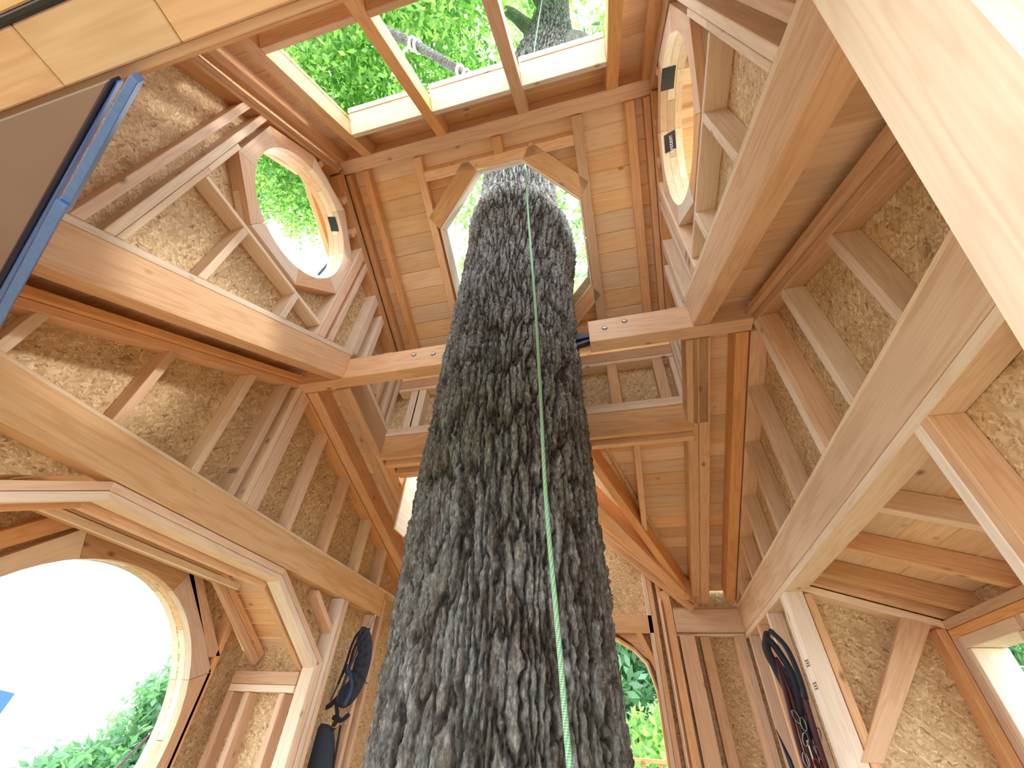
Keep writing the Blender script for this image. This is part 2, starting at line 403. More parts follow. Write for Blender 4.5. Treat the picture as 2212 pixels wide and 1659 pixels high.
box('sheathing', XL - .104, XL - .116, 0.95, 2.55, 0.80, 0.99, 'osb', wallL)  # extra outer strip, added to block light leaking in behind the beam
# wall beams under the upper studs
box('wall_beam', XL - .09, XL, -0.9, 3.46, 0.765, 0.948, 'glulam', label='long horizontal laminated timber beam low along the left wall, above the big round window', cat='beam', kind='thing')
box('wall_beam', XR, XR + .09, -0.9, YF, 0.765, 0.948, 'glulam', label='long striped timber beam with dark knots running along the right wall above the ceiling bay', cat='beam', kind='thing')

# ------------------------------------------------------------------ left wall below the beam, portal and bay with the big round window
bt = prism('blue_tarp', [(-6.0, 2.6, -.02), (-6.0, 3.72, -.20), (-6.0, 3.74, .18), (-6.0, 2.6, .30)], (-.03, 0, 0), 'tarp', bev=0, label='flat blue sheet showing outside at the left edge of the big round window', cat='sheet', kind='thing')
lowL = empty('wall_lower_left', (XL, 1.5, 0)); setp(lowL, kind='structure')
def portal(parent, xi, xo, pts, width, mat1, mat2, nm='portal_frame'):
    # pts inner outline (y,z) polyline; members of given width outside it
    for i in range(len(pts) - 1):
        (y0, z0), (y1, z1) = pts[i], pts[i + 1]
        def nrm(a, b):
            dx, dz = b[0] - a[0], b[1] - a[1]; L = math.hypot(dx, dz); return (-dz / L, dx / L)
        def miter(k):
            a = nrm(pts[k - 1], pts[k]) if k > 0 else None
            b = nrm(pts[k], pts[k + 1]) if k < len(pts) - 1 else None
            if a is None: return b
            if b is None: return a
            s_ = (a[0] + b[0], a[1] + b[1]); q = s_[0] ** 2 + s_[1] ** 2
            return (s_[0] * 2 / q, s_[1] * 2 / q)
        m0, m1 = miter(i), miter(i + 1)
        for lay, (d0, d1, mt) in enumerate(((0, width * 0.49, mat1), (width * 0.52, width, mat2))):
            q = [(y0 + m0[0] * d0, z0 + m0[1] * d0), (y1 + m1[0] * d0, z1 + m1[1] * d0), (y1 + m1[0] * d1, z1 + m1[1] * d1), (y0 + m0[0] * d1, z0 + m0[1] * d1)]
            yz(nm, q, xi, xo, mt, parent)
prof = [(0.25, -1.4), (0.25, 0.24), (1.13, 0.685), (2.22, 0.685), (2.80, 0.33), (2.80, -1.4)]
portal(lowL, XL, XL - .09, prof, 0.075, 'pale', 'stud')
# gable shaped wall pieces beside the portal
lo1 = yz('sheathing', [(-0.9, -1.45), (0.17, -1.45), (0.17, 0.30), (1.05, 0.762), (1.05, .96), (-0.9, .96)], XL - .092, XL - .104, 'osb', lowL)
yz('sheathing', [(2.90, -1.45), (YF + .1, -1.45), (YF + .1, 0.95), (2.30, 0.95), (2.30, 0.79), (2.90, 0.38)], XL - .092, XL - .104, 'osb', lowL)
for y, z0, z1 in ((-0.25, -1.45, 0.762), (0.30, 0.42, 0.762), (0.60, 0.56, 0.762), (3.36, -1.45, 0.762), (3.47, -1.45, 0.9)):
    box('stud', XL, XL - .09, y, y + .04, z0, z1, 'stud', lowL)
box('stud', XL, XL - .09, 2.885, 2.925, -1.45, 0.762, 'pale', lowL)
box('stud', XL + .008, XL - .09, 2.93, 2.965, -1.45, 0.762, 'stud', lowL)
yz('block', [(2.62, 0.70), (2.93, 0.51), (2.93, 0.55), (2.62, 0.745)], XL - .01, XL - .09, 'fir', lowL)

bayL = empty('wall_bay_left', (-2.4, 1.7, 0)); setp(bayL, kind='structure')
XB = -2.62
# bay roof boards run in x, side and top
def bay_roof(parent, pts, x0, x1, t):
    for i in range(len(pts) - 1):
        (y0, z0), (y1, z1) = pts[i], pts[i + 1]
        L = math.hypot(y1 - y0, z1 - z0); n_ = max(1, round(L / 0.125)); dy, dz = (y1 - y0) / n_, (z1 - z0) / n_
        ny, nz_ = -(z1 - z0) / L, (y1 - y0) / L
        for k in range(n_):
            a = (y0 + dy * (k + .02), z0 + dz * (k + .02)); b = (y0 + dy * (k + .98), z0 + dz * (k + .98))
            yz('board', [a, b, (b[0] + ny * t, b[1] + nz_ * t), (a[0] + ny * t, a[1] + nz_ * t)], x0, x1, 'board', parent)
outl = [(0.20, 0.36), (1.10, 0.825), (2.26, 0.825), (2.92, 0.43)]
bay_roof(bayL, outl, XL - .095, XB - .3, 0.02)
portal(bayL, XL - .10, XL - .138, [(0.25, 0.20), (1.12, 0.655), (2.24, 0.655), (2.84, 0.30)], 0.09, 'fir', 'fir', 'rafter')
portal(bayL, XB + .10, XB + .062, [(0.25, 0.24), (1.13, 0.70), (2.24, 0.70), (2.84, 0.34)], 0.09, 'fir', 'fir', 'rafter')
box('cross_strip', XB + .245, XB + .225, 1.12, 2.3, 0.665, 0.70, 'pale', bayL)
box('top_plate', XL - .10, XB, 2.80, 2.89, 0.235, 0.305, 'fir', bayL)
box('top_plate', XL - .10, XB, 2.795, 2.89, 0.195, 0.233, 'pale', bayL)
box('sheathing', XL - .10, XB - .09, 2.89, 2.90, -1.45, 0.47, 'osb', bayL)
for x in (XL - .16, XL - .42, XB + .04):
    box('stud', x, x - .04, 2.80, 2.89, -1.45, 0.193, 'stud', bayL)
box('sheathing', XL - .10, XB, 0.16, 0.15, -1.45, 0.30, 'osb', bayL)
CY, CZ, CR = 1.80, -0.06, 0.72
circ = lambda cy, cz, r_, n_=64: [(cy + r_ * math.cos(2 * math.pi * k / n_), cz + r_ * math.sin(2 * math.pi * k / n_)) for k in range(n_)]
def wall_plate(name, outer, holes, x0, x1, mat, parent=None, **kw):
    return prism(name, [(x0, a, b) for a, b in outer], (x1 - x0, 0, 0), mat, parent, holes=[[(x0, a, b) for a, b in h] for h in holes], **kw)
wall_plate('sheathing', [(0.15, -1.45), (2.90, -1.45), (2.90, 0.42), (2.26, 0.82), (1.10, 0.82), (0.15, 0.34)], [circ(CY, CZ, CR)], XB - .09, XB - .102, 'osb', bayL)
def ring_window(name, cy, cz, r_in, box_half, x_in, x_out, nseg, layers, mats, a0=0.0):
    wn = empty(name, (x_in, cy, cz)); setp(wn, kind='structure')
    n_ = nseg
    apo = box_half
    for ly in range(layers):
        xa = x_in + (x_out - x_in) * ly / layers; xb = x_in + (x_out - x_in) * (ly + 0.97) / layers
        sh = a0 + (0.5 if ly % 2 else 0.0) * 2 * math.pi / n_
        for k in range(n_):
            b0, b1 = sh + 2 * math.pi * k / n_ + 0.002, sh + 2 * math.pi * (k + 1) / n_ - 0.002
            inner = [(cy + r_in * math.cos(b0 + (b1 - b0) * q / 8), cz + r_in * math.sin(b0 + (b1 - b0) * q / 8)) for q in range(9)]
            Ro = apo / math.cos(math.pi / n_) if not (ly % 2) else apo
            outer = [(cy + Ro * math.cos(b1), cz + Ro * math.sin(b1))]
            if ly % 2:
                bm_ = (b0 + b1) / 2; R2 = apo / math.cos(math.pi / n_); outer.append((cy + R2 * math.cos(bm_), cz + R2 * math.sin(bm_)))
            outer.append((cy + Ro * math.cos(b0), cz + Ro * math.sin(b0)))
            yz('frame_segment', inner + outer, xa, xb, mats[(k + ly) % len(mats)], wn)
    return wn
ring_window('window_3', CY, CZ, CR, 0.80, XB, XB - .15, 8, 3, ['stud', 'fir', 'pale'], math.pi / 8)
# framing round the big round window
for y in (0.90, 2.58):
    box('stud', XB, XB - .09, y, y + .04, -1.45, 0.62, 'fir', bayL)
box('header', XB, XB - .09, 0.94, 2.58, 0.76, 0.80, 'fir', bayL)
yz('brace', [(2.02, 0.80), (2.14, 0.80), (2.62, 0.36), (2.54, 0.34)], XB, XB - .09, 'fir', bayL)
yz('brace', [(1.50, 0.80), (1.38, 0.80), (0.92, 0.36), (1.0, 0.34)], XB, XB - .09, 'fir', bayL)

# ------------------------------------------------------------------ right wall below the beam and ceiling bay
lowR = empty('wall_lower_right', (XR, 1.5, 0)); setp(lowR, kind='structure')
box('header', XR, XR + .09, -0.9, YF, 0.727, 0.763, 'pale', lowR)
yz('sheathing', [(-0.9, -1.45), (1.15, -1.45), (1.15, 0.95), (-0.9, 0.95)], XR + .092, XR + .104, 'osb', lowR)
yz('sheathing', [(2.95, -1.45), (YF + .1, -1.45), (YF + .1, 0.95), (2.80, 0.95), (2.80, .727), (2.95, 0.727)], XR + .092, XR + .104, 'osb', lowR)
box('post', XR, XR + .09, 1.18, 1.218, -1.45, 0.727, 'pale', lowR)
box('post', XR, XR + .09, 1.14, 1.178, -1.45, 0.727, 'fir', lowR)
for y in (-0.4, 0.0, 0.35, 0.76): box('stud', XR, XR + .09, y, y + .038, -1.45, 0.727, 'stud', lowR)
box('post', XR, XR + .09, 2.80, 2.875, -1.45, 0.727, 'pale', lowR)
box('post', XR + .0, XR + .09, 2.88, 2.918, -1.45, 0.727, 'pale', lowR)
for y in (3.28, 3.60, 3.95): box('stud', XR, XR + .09, y, y + .038, -1.45, 0.727, 'stud', lowR)
box('trim_board', XR + .092, XR + .13, 1.22, 2.80, 0.745, 0.95, 'pale', lowR)
bayR = empty('wall_bay_right', (1.2, 2.0, 0)); setp(bayR, kind='structure')
XO = 1.50
def bz(x, o=0.0): return 0.765 - 0.33 * (x - 0.95) + o
for y in (1.38, 1.80, 2.22, 2.60, 2.755):
    xz('joist', [(0.93, bz(.93)), (XO + .09, bz(XO + .09)), (XO + .09, bz(XO + .09) + .10), (0.93, bz(.93) + .10)], y, y + .04, 'fir' if y != 1.8 else 'pale', bayR)
nb = 6
for k in range(nb):
    x0 = 0.93 + k * 0.132; x1 = x0 + 0.129
    xz('board', [(x0, bz(x0) + .102), (x1, bz(x1) + .102), (x1, bz(x1) + .122), (x0, bz(x0) + .122)], 1.10, 2.95, 'board', bayR)
# end wall of the bay, with its diagonal brace
YE = 2.80
xz('top_plate', [(0.93, bz(.93) - .005), (XO, bz(XO) - .005), (XO, bz(XO) - .043), (0.93, bz(.93) - .043)], YE - .005, YE + .09, 'pale', bayR)
xz('sheathing', [(0.93, -1.45), (XO + .1, -1.45), (XO + .1, bz(XO) + .1), (.93, bz(.93) + .1)], YE + .09, YE + .102, 'osb', bayR)
xz('brace', [(0.90, 0.02), (0.985, 0.02), (1.47, 0.585), (1.345, 0.605)], YE - .004, YE + .034, 'fir', bayR)
for x in (0.935, XO - .04): box('stud', x, x + .04, YE, YE + .09, -1.45, bz(x) - .055, 'fir', bayR)
xz('sheathing', [(0.93, -1.45), (XO + .1, -1.45), (XO + .1, bz(XO) + .1), (.93, bz(.93) + .1)], 1.06, 1.075, 'osb', bayR)
# outer wall of the bay and its window
box('wall_plate', XO, XO + .09, 1.1, YE, 0.535, 0.575, 'fir', bayR)
box('wall_plate', XO, XO + .09, 1.1, YE, 0.495, 0.533, 'fir', bayR)
yz('sheathing', [(1.1, -1.45), (1.60, -1.45), (1.60, 0.68), (1.1, 0.68)], XO + .09, XO + .102, 'osb', bayR)
yz('sheathing', [(1.60, 0.50), (2.90, 0.50), (2.90, 0.68), (1.60, 0.68)], XO + .09, XO + .102, 'osb', bayR)
yz('sheathing', [(2.75, -1.45), (2.90, -1.45), (2.90, 0.50), (2.75, 0.50)], XO + .09, XO + .102, 'osb', bayR)
yz('sheathing', [(1.60, -1.45), (2.75, -1.45), (2.75, -0.62), (1.60, -0.62)], XO + .09, XO + .102, 'osb', bayR)
for y in (1.56, 2.28, 2.72, 2.764): box('stud', XO, XO + .09, y, y + .038, -1.45, 0.495, 'stud', bayR)
win4 = empty('window_4', (XO, 2.2, 0)); setp(win4, kind='structure')
for (a, b) in ((1.60, 2.28), (2.32, 2.72)):
    box('frame', XO - .005, XO + .14, a, b, 0.445, 0.493, 'pale', win4)
    box('frame', XO - .005, XO + .14, b - .03, b, -0.62, 0.443, 'pale', win4)
    box('frame', XO - .005, XO + .14, a, a + .03, -0.62, 0.443, 'pale', win4)
    box('frame', XO - .005, XO + .14, a, b, -0.66, -0.622, 'pale', win4)

# ------------------------------------------------------------------ main roof, near and far slopes
cn = empty('ceiling_near', (-0.6, 0.8, roofN(0.8))); setp(cn, kind='structure')
cf = empty('ceiling_far', (-0.6, 3.0, roofF(3.0))); setp(cf, kind='structure')
def sloped(name, fn, y0, y1, x0, x1, o0, o1, mat, parent=None, **kw):
    return yz(name, [(y0, fn(y0, o0)), (y1, fn(y1, o0)), (y1, fn(y1, o1)), (y0, fn(y0, o1))], x0, x1, mat, parent, **kw)
def boards(parent, fn, y0, y1, wdt, x0, x1, off, cut=None, mat='board', t=0.02):
    n_ = round((y1 - y0) / wdt); wdt = (y1 - y0) / n_
    for k in range(n_):
        a, b = y0 + k * wdt - .0004, y0 + (k + 1) * wdt + .0004
        spans = [(x0, x0, x1, x1)]          # x at a and b for both ends
        if cut: spans = cut(a, b, x0, x1)
        for (la, lb, ra, rb) in spans:
            if ra - la < .02 and rb - lb < .02: continue
            P = [(la, a, fn(a, off)), (ra, a, fn(a, off)), (rb, b, fn(b, off)), (lb, b, fn(b, off))]
            sl = fn(1, 0) - fn(0, 0); L = math.hypot(1, sl)
            prism('board', P, (0, -sl / L * t, t / L), mat, parent, bev=0.0065)
# near slope: strips between the walls and the raised lantern, open above the camera where the house is unfinished
for xa, xb in ((XL - .3, TL - .06), (TR + .06, XR + .3)):
    boards(cn, roofN, -0.3, 1.78, 0.15, xa, xb, 0.125)
# far slope
boards(cf, roofF, 1.78, 2.44, 0.125, XL - .1, TL - .02, 0.145)
boards(cf, roofF, 1.78, 2.44, 0.125, TR + .02, XR + .1, 0.145)
VA, VB = (-0.20, 2.42), (0.53, 4.10)       # valley line in plan, mirrored about x = -0.5
def cut_far(a, b, x0, x1):
    def xv(y): return VA[0] + max(0, (y - VA[1])) / (VB[1] - VA[1]) * (VB[0] - VA[0])
    out = [(xv(a), xv(b), x1, x1)]
    if b < 2.62: out.append((x0, x0, -0.80, -0.80))
    else: out.append((x0, x0, -1.62, -1.62))
    return out
boards(cf, roofF, 2.44, 4.16, 0.105, XL - .1, XR + .1, 0.145, cut_far)
for x0, x1, y0, mt in ((0.495, 0.56, 1.80, 'fir'), (0.563, 0.63, 1.80, 'fir'), (0.76, 0.83, 1.80, 'fir'), (-1.73, -1.685, 1.80, 'fir'), (-1.80, -1.733, 1.80, 'fir'), (-2.02, -1.94, 1.80, 'fir')):
    sloped('rafter', roofF, y0, 4.08, x0, x1, 0, 0.14, mt, cf)
sloped('rafter', roofF, 2.44, 3.24, 0.15, 0.19, 0, 0.14, 'fir', cf)
sloped('rafter', roofF, 2.44, 4.08, -1.62, -1.684, 0, 0.14, 'fir', cf)
box('header', -1.61, -0.6, 2.54, 2.58, roofF(2.56), roofF(2.56) + .14, 'fir', cf)
box('header', -1.61, -0.6, 2.50, 2.538, roofF(2.56) + .0, roofF(2.56) + .14, 'fir', cf)
box('opening_liner', -1.615, -1.60, 2.66, 3.9, 1.16, 1.75, 'pale', cf)
# dormer towards the far wall: valley rafters, jack rafters, boards and gable wall
dm = empty('ceiling_dormer', (-0.5, 3.6, 1.5)); setp(dm, kind='structure')
XC = -0.50
def beam3(name, a, b, wid, dep, mat, parent=None, **kw):
    a, b = Vector(a), Vector(b); t = (b - a).normalized(); s_ = t.cross(Vector((0, 0, 1))).normalized(); u = s_.cross(t)
    q = [a + s_ * wid / 2, a - s_ * wid / 2, a - s_ * wid / 2 + u * dep, a + s_ * wid / 2 + u * dep]
    return prism(name, q, b - a, mat, parent, **kw)
beam3('valley_rafter', (0.50, 4.08, roofF(4.08) - .01), (-0.19, 2.45, roofF(2.45) - .01), .06, .15, 'fir', dm)
beam3('valley_rafter', (0.50, 4.08, roofF(4.08) - .02), (-0.50, 2.42, roofF(2.42) - .02), .09, .16, 'fir', dm)
beam3('rake_rafter', (0.47, 4.02, 0.90), (-0.5, 4.02, 1.80), .05, .05, 'fir', dm)
beam3('rake_rafter', (0.50, 4.06, 0.99), (-0.50, 4.06, 1.96), .06, .14, 'fir', dm)
beam3('rake_rafter', (0.46, 3.93, 0.99), (-0.50, 3.30, 1.70), .05, .12, 'fir', dm)
beam3('jack_rafter', (0.50, 4.00, 0.955), (-0.50, 3.72, 1.78), .05, .12, 'fir', dm)
for k in range(14):
    z0 = 1.08 + k * 0.075; z1 = z0 + 0.073
    def xs(z): return 0.48 - (z - 1.08) / 1.05 * 0.98
    def ys(z): return max(2.42, 4.05 - (z - 1.08) / 0.62 * 1.63)
    prism('board', [(xs(z0), 4.2, z0), (xs(z1), 4.2, z1), (xs(z1), ys(z1), z1), (xs(z0), ys(z0), z0)], (.016, 0, .016), 'board', dm)

prism('sheathing', [(0.56, 4.18, 1.12), (-.30, 2.32, 1.76), (-.60, 2.32, 2.02), (-.55, 4.18, 2.16)], (.01, 0, .012), 'osb', dm)
# far wall
wf = prism('wall_far', [(XC, YF + .09, -1.45), (XR + .1, YF + .09, -1.45), (XR + .1, YF + .09, 1.11), (0.47, YF + .09, 1.11), (XC, YF + .09, 2.06), (-1.52, YF + .09, 1.11), (XL - .1, YF + .09, 1.11), (XL - .1, YF + .09, -1.45)],
           (0, .012, 0), 'osb', holes=[[(x, YF + .09, z) for x, z in ((.12, -.75), (.12, .38), (.075, .56), (-.02, .66), (-.13, .725), (-.30, .79), (-.50, .81), (-.70, .79), (-.87, .725), (-.98, .66), (-1.075, .56), (-1.12, .38), (-1.12, -.75))]])
setp(wf, kind='structure')
box('header', 0.33, XR, YF - .04, YF + .0, 0.766, 0.93, 'fir_beam', wf)
box('header', 0.33, XR, YF + .003, YF + .06, 0.745, 0.763, 'pale', wf)
box('ledger', 0.33, XR, YF - .02, YF + .0, 0.932, 0.95, 'fir', wf)
box('header', XL, -1.3, YF - .04, YF + .0, 0.766, 0.93, 'fir_beam', wf)
box('header', -1.16, 0.16, YF, YF + .08, 0.765, 0.90, 'fir_beam', wf)
for x0, x1, z1, mt in ((0.12, 0.155, 1.24, 'stud'), (0.157, 0.195, 1.22, 'fir'), (0.225, 0.262, 1.18, 'fir'), (0.263, 0.325, 1.08, 'fir'), (0.345, 0.46, 0.745, 'fir'), (0.50, 0.575, 0.745, 'fir'), (0.755, 0.80, 0.745, 'stud'), (0.80, 0.84, 0.745, 'stud'),
                      (-1.20, -1.16, 1.2, 'fir'), (-1.24, -1.205, 1.2, 'fir'), (-1.62, -1.58, .76, 'stud'), (-2.03, -1.93, .76, 'fir'), (-1.88, -1.84, .76, 'pale')):
    box('stud', x0, x1, YF - (.03 if x0 in (.263, .345) else 0), YF + .085, -1.45, z1, mt, wf)
xz('brace', [(0.005, 0.765), (0.055, 0.765), (0.12, 0.60), (0.12, 0.50)], YF, YF + .08, 'fir', wf)
xz('brace', [(-0.15, 0.765), (0.03, 0.765), (0.12, 0.62), (0.12, 0.56), (0.05, 0.60), (-0.05, .70)], YF + .02, YF + .07, 'fir', wf)
w5 = empty('window_5', (XC, YF, 0)); setp(w5, kind='structure')
arch = [(.12, -.75), (.12, .38), (.075, .56), (-.02, .66), (-.13, .725), (-.30, .79), (-.50, .81), (-.70, .79), (-.87, .725), (-.98, .66), (-1.075, .56), (-1.12, .38), (-1.12, -.75)]
for i in range(len(arch) - 1):
    (x0, z0), (x1, z1) = arch[i], arch[i + 1]; L = math.hypot(x1 - x0, z1 - z0); nx, nz_ = (z1 - z0) / L * -.016, -(x1 - x0) / L * -.016
    xz('frame_segment', [(x0, z0), (x1, z1), (x1 - nz_ * 0 + nx, z1 + nz_), (x0 + nx, z0 + nz_)], YF - .005, YF + .13, 'fir', w5)
box('jamb_strip', 0.236, 0.246, YF - .045, YF - .004, -1.45, 1.02, 'pale', wf)
# deck railing outside the arch
rl = empty('deck_railing', (XC, 5.6, -0.6), label='wooden deck railing low outside the arched opening', cat='railing')
box('top_rail', -2.6, 1.4, 5.55, 5.69, -0.055, -0.02, 'fir', rl)
for k in range(24): box('baluster', -2.5 + k * .16, -2.46 + k * .16, 5.60, 5.64, -1.35, -0.057, 'fir', rl)
box('bottom_rail', -2.6, 1.4, 5.59, 5.65, -1.42, -1.352, 'fir', rl)
dk = empty('floor_deck', (XC, 4.9, -1.5)); setp(dk, kind='structure')
for k in range(11): box('deck_board', -2.7, 1.5, 4.25 + k * .14, 4.385 + k * .14, -1.50, -1.46, 'fir', dk)

# ------------------------------------------------------------------ cut ridge beams with bolts
def cross_beam(x0, x1, bolts, label):
    root = box('cross_beam', x0, x1, 1.70, 1.79, 1.80, 1.985, 'fir_beam', label=label, cat='beam', kind='thing')
    for bx, bz_ in bolts:
        vs, fs = [], []
        for k in range(4):
            rr = [0.0165, 0.016, 0.011, 0.004][k]; yy = [1.6995, 1.695, 1.6905, 1.689][k]
            for q in range(16): vs.append((bx + rr * math.cos(q * math.pi / 8), yy, bz_ + rr * math.sin(q * math.pi / 8)))
        for k in range(3):
            for q in range(16): fs.append((k * 16 + q, k * 16 + (q + 1) % 16, (k + 1) * 16 + (q + 1) % 16, (k + 1) * 16 + q))
        fs.append(tuple(range(48, 64)))
        mesh_obj('bolt', vs, fs, 'steel', root, origin=(bx, 1.695, bz_), smooth=True, label='round steel carriage bolt head')
    return root
cross_beam(XL, -0.965, [(-1.185, 1.925), (-1.045, 1.905)], 'short horizontal timber beam with two steel bolts meeting the trunk on its left side')
cbr = cross_beam(-0.04, XR, [(0.055, 1.90), (0.175, 1.935)], 'short horizontal timber beam with cut end and two steel bolts, right of the trunk')
# black bracket between trunk and right beam
br = empty('tree_bracket', (-0.09, 1.74, 1.86), label='black steel bracket between the trunk and the cut end of the right beam', cat='bracket')
prism('plate', [(-0.14, 1.72, 1.80), (-0.14, 1.72, 1.93), (-0.04, 1.72, 1.90), (-0.04, 1.72, 1.83)], (0, .012, 0), 'black_steel', br)
prism('plate', [(-0.14, 1.70, 1.84), (-0.14, 1.79, 1.84), (-0.04, 1.78, 1.855), (-0.04, 1.71, 1.855)], (0, 0, .012), 'black_steel', br)
tube('rod', [(-0.2, 1.745, 1.87), (-0.02, 1.745, 1.87)], 0.016, 'black_steel', br, seg=12)

# ------------------------------------------------------------------ lantern (raised part) walls
def roof_beam(xi, s, label):
    return yz('roof_beam', [(-0.55, roofN(-.55)), (1.698, roofN(1.698)), (1.698, roofN(1.698, .205)), (-0.55, roofN(-.55, .205))], xi, xi + s * .09, 'fir_beam', label=label, cat='beam', kind='thing')
roof_beam(TL, -1, 'sloping wavy-grained timber beam under the smaller round window on the left')
roof_beam(TR, 1, 'sloping timber beam rising to the ridge on the right, below the right-hand round window')
WY, WZ, WR = 0.888, 2.465, 0.387
def tower_wall(name, xi, s):
    xo = xi + s * WT
    outer = [(0.0, 1.06), (1.70, roofN(1.70, .22)), (2.40, 1.75), (2.44, towF(2.44, .10)), (0.90, 3.30), (0.0, towN(0.0, .12))]
    hole = circ(WY, WZ, WR + .004, 48)
    wl = wall_plate(name, outer, [hole], xo, xo + s * .012, 'osb'); setp(wl, kind='structure')
    def P(nm, y0, y1, za, zb, mt):     # vertical stick whose ends may slope
        yz(nm, [(y0, za(y0)), (y1, za(y1)), (y1, zb(y1)), (y0, zb(y0))], xi, xo, mt, wl)
    bot = lambda y: roofN(y, .245) if y < 1.70 else max(1.79, roofF(y) + .25)
    top = lambda y: (towN(y) - 0.10) if y < .885 else (towF(y) - 0.085)
    sloped('bottom_plate', roofN, 0.0, 1.70, xi, xo, .207, .243, 'pale', wl)
    yz('bottom_plate', [(1.80, roofF(1.80) + .207), (2.35, roofF(2.35) + .207), (2.35, roofF(2.35) + .245), (1.80, roofF(1.80) + .245)], xi, xo, 'pale', wl)
    yz('bottom_plate', [(1.80, roofF(1.80) + .0), (2.35, roofF(2.35) + .0), (2.35, roofF(2.35) + .205), (1.80, roofF(1.80) + .205)], xi - s * .001, xo, 'fir', wl)
    P('stud', 0.0, .038, bot, top, 'stud')
    P('stud', .275, .313, bot, top, 'stud')
    P('stud', .362, .398, bot, top, 'pale')
    P('stud', .400, .425, bot, lambda y: 2.0, 'pale')
    P('stud', .400, .425, lambda y: 2.0, lambda y: 2.30, 'pale')
    box('sill', xi, xo, .427, 1.35, 1.945, 1.968, 'pale', wl)
    P('cripple_stud', .68, .715, bot, lambda y: 1.944, 'pale')
    P('cripple_stud', 1.10, 1.135, bot, lambda y: 1.944, 'pale')
    P('stud', 1.355, 1.375, bot, top, 'pale')
    P('stud', 1.378, 1.43, bot, top, 'stud')
    P('stud', 1.46, 1.50, bot, top, 'stud')
    P('stud', 1.68, 1.745, bot, lambda y: top(y), 'pale')
    P('stud', 1.83, 1.885, bot, lambda y: top(y), 'pale')
    P('stud', 2.10, 2.14, bot, top, 'stud'); P('stud', 2.22, 2.26, bot, top, 'pale'); P('stud', 2.31, 2.345, bot, top, 'pale')
    # raking top plates
    for o0, o1 in ((-.098, -.06), (-.056, -.018)):
        yz('top_plate', [(0.0, towN(0, o0)), (.885, towN(.885, o0)), (.885, towN(.885, o1)), (0.0, towN(0, o1))], xi, xo, 'fir', wl)
        yz('top_plate', [(.895, towF(.895, o0)), (2.35, towF(2.35, o0)), (2.35, towF(2.35, o1)), (.895, towF(.895, o1))], xi, xo, 'fir', wl)
    return wl
twL = tower_wall('wall_upper_left', TL, -1)
twR = tower_wall('wall_upper_right', TR, 1)
def blocks(wl, xi, s):
    # short struts between the octagonal window ring and the raking plates
    for (a, b) in (((.50, 2.80), (.43, 2.72)), ((1.15, 2.93), (1.30, 3.02))):
        pass
    for y, z0 in ((.52, 2.78), (.74, 2.93), (1.02, 2.96), (1.22, 2.84)):
        zt_ = (towN(y) if y < .88 else towF(y)) - .10
        if zt_ > z0 + .02: box('block', xi, xi + s * WT, y, y + .036, z0, zt_, 'fir', wl)
blocks(twL, TL, -1); blocks(twR, TR, 1)
win1 = ring_window('window_1', WY, WZ, WR, 0.462, TL - .004, TL - .125, 8, 3, ['stud', 'pale', 'fir', 'stud'], math.pi / 8)
win2 = ring_window('window_2', WY, WZ, WR, 0.462, TR + .004, TR + .125, 8, 3, ['stud', 'fir', 'pale', 'stud'], math.pi / 8)
# tape stuck on the window rings
pass
def ring_pt(s, xx, ang, rr=None):
    rr = rr or WR - .002
    return (xx, WY + rr * math.cos(ang), WZ + rr * math.sin(ang))
def tape_strip(parent, xa, xb, a0, a1, skew=0.0, label='strip of black tape with white lettering'):
    vs = []; fs = []
    for i in range(5):
        a = a0 + (a1 - a0) * i / 4
        vs += [ring_pt(1, xa, a), ring_pt(1, xb, a + skew)]
    for i in range(4): fs.append((2 * i, 2 * i + 1, 2 * i + 3, 2 * i + 2))
    o3 = ring_pt(1, xa, a0)
    return mesh_obj('tape', vs, fs, 'black_tape', parent, origin=o3, label=label)
tape_strip(win2, TR + .020, TR + .085, 0.86, 1.12, 0.05)
tape_strip(win2, TR + .003, TR + .075, 1.72, 2.04, 0.0, label='dark weathered patch')

tape_strip(win1, TL - .03, TL - .09, .84, 1.10, 0.03, label='square of black tape')
def text(name, body, size, mw, mat, parent, **kw):
    c = bpy.data.curves.new(name, 'FONT'); c.body = body; c.size = size; c.extrude = 0.0002; c.align_x = 'CENTER'; c.align_y = 'CENTER'
    o = bpy.data.objects.new(name, c); COL.objects.link(o); c.materials.append(M[mat])
    o.parent = parent; o.matrix_parent_inverse = LOC[parent.name].inverted(); o.matrix_basis = mw
    return setp(o, **kw)
# lettering on the tape: text plane on the far inner side of the ring, facing -y
a_ = 0.98
p_ = Vector(ring_pt(1, TR + .055, a_, WR - .005)); p_.z += H
nrm = Vector((0, -math.cos(a_), -math.sin(a_))); tx = Vector((0, -math.sin(a_), math.cos(a_)))
ty = nrm.cross(tx)
text('lettering', 'system', 0.036, Matrix.Translation(p_) @ Matrix((tx, ty, nrm)).transposed().to_4x4(), 'tape_white', win2)

# near end wall of the lantern, seen edge on above the camera
wn = box('wall_upper_near', TL - .1, TR + .1, -0.075, -0.063, 0.955, 2.45, 'osb'); setp(wn, kind='structure')
box('bottom_plate', TL, TR, -0.06, 0.0, 0.905, 0.94, 'pale', wn)
box('edge_strip', TL, TR, -0.004, 0.012, 0.90, 0.975, 'pale', wn)
box('edge_strip', TL, TR, 0.013, 0.02, 0.99, 1.04, 'stud', wn)
for x in (TL + .0, -1.27, -.86, -.45, -.04, .37): box('stud', x, x + .038, -0.06, 0.0, 0.98, 2.36, 'stud', wn)
box('top_plate', TL, TR, -0.06, 0.015, 2.365, 2.40, 'stud', wn)
nw = box('wall_near', XL, TL - .05, -0.36, -0.27, -1.45, 0.86, 'osb'); setp(nw, kind='structure')
box('sheathing', TR + .05, XR, -0.36, -0.27, -1.45, 0.86, 'osb', nw)
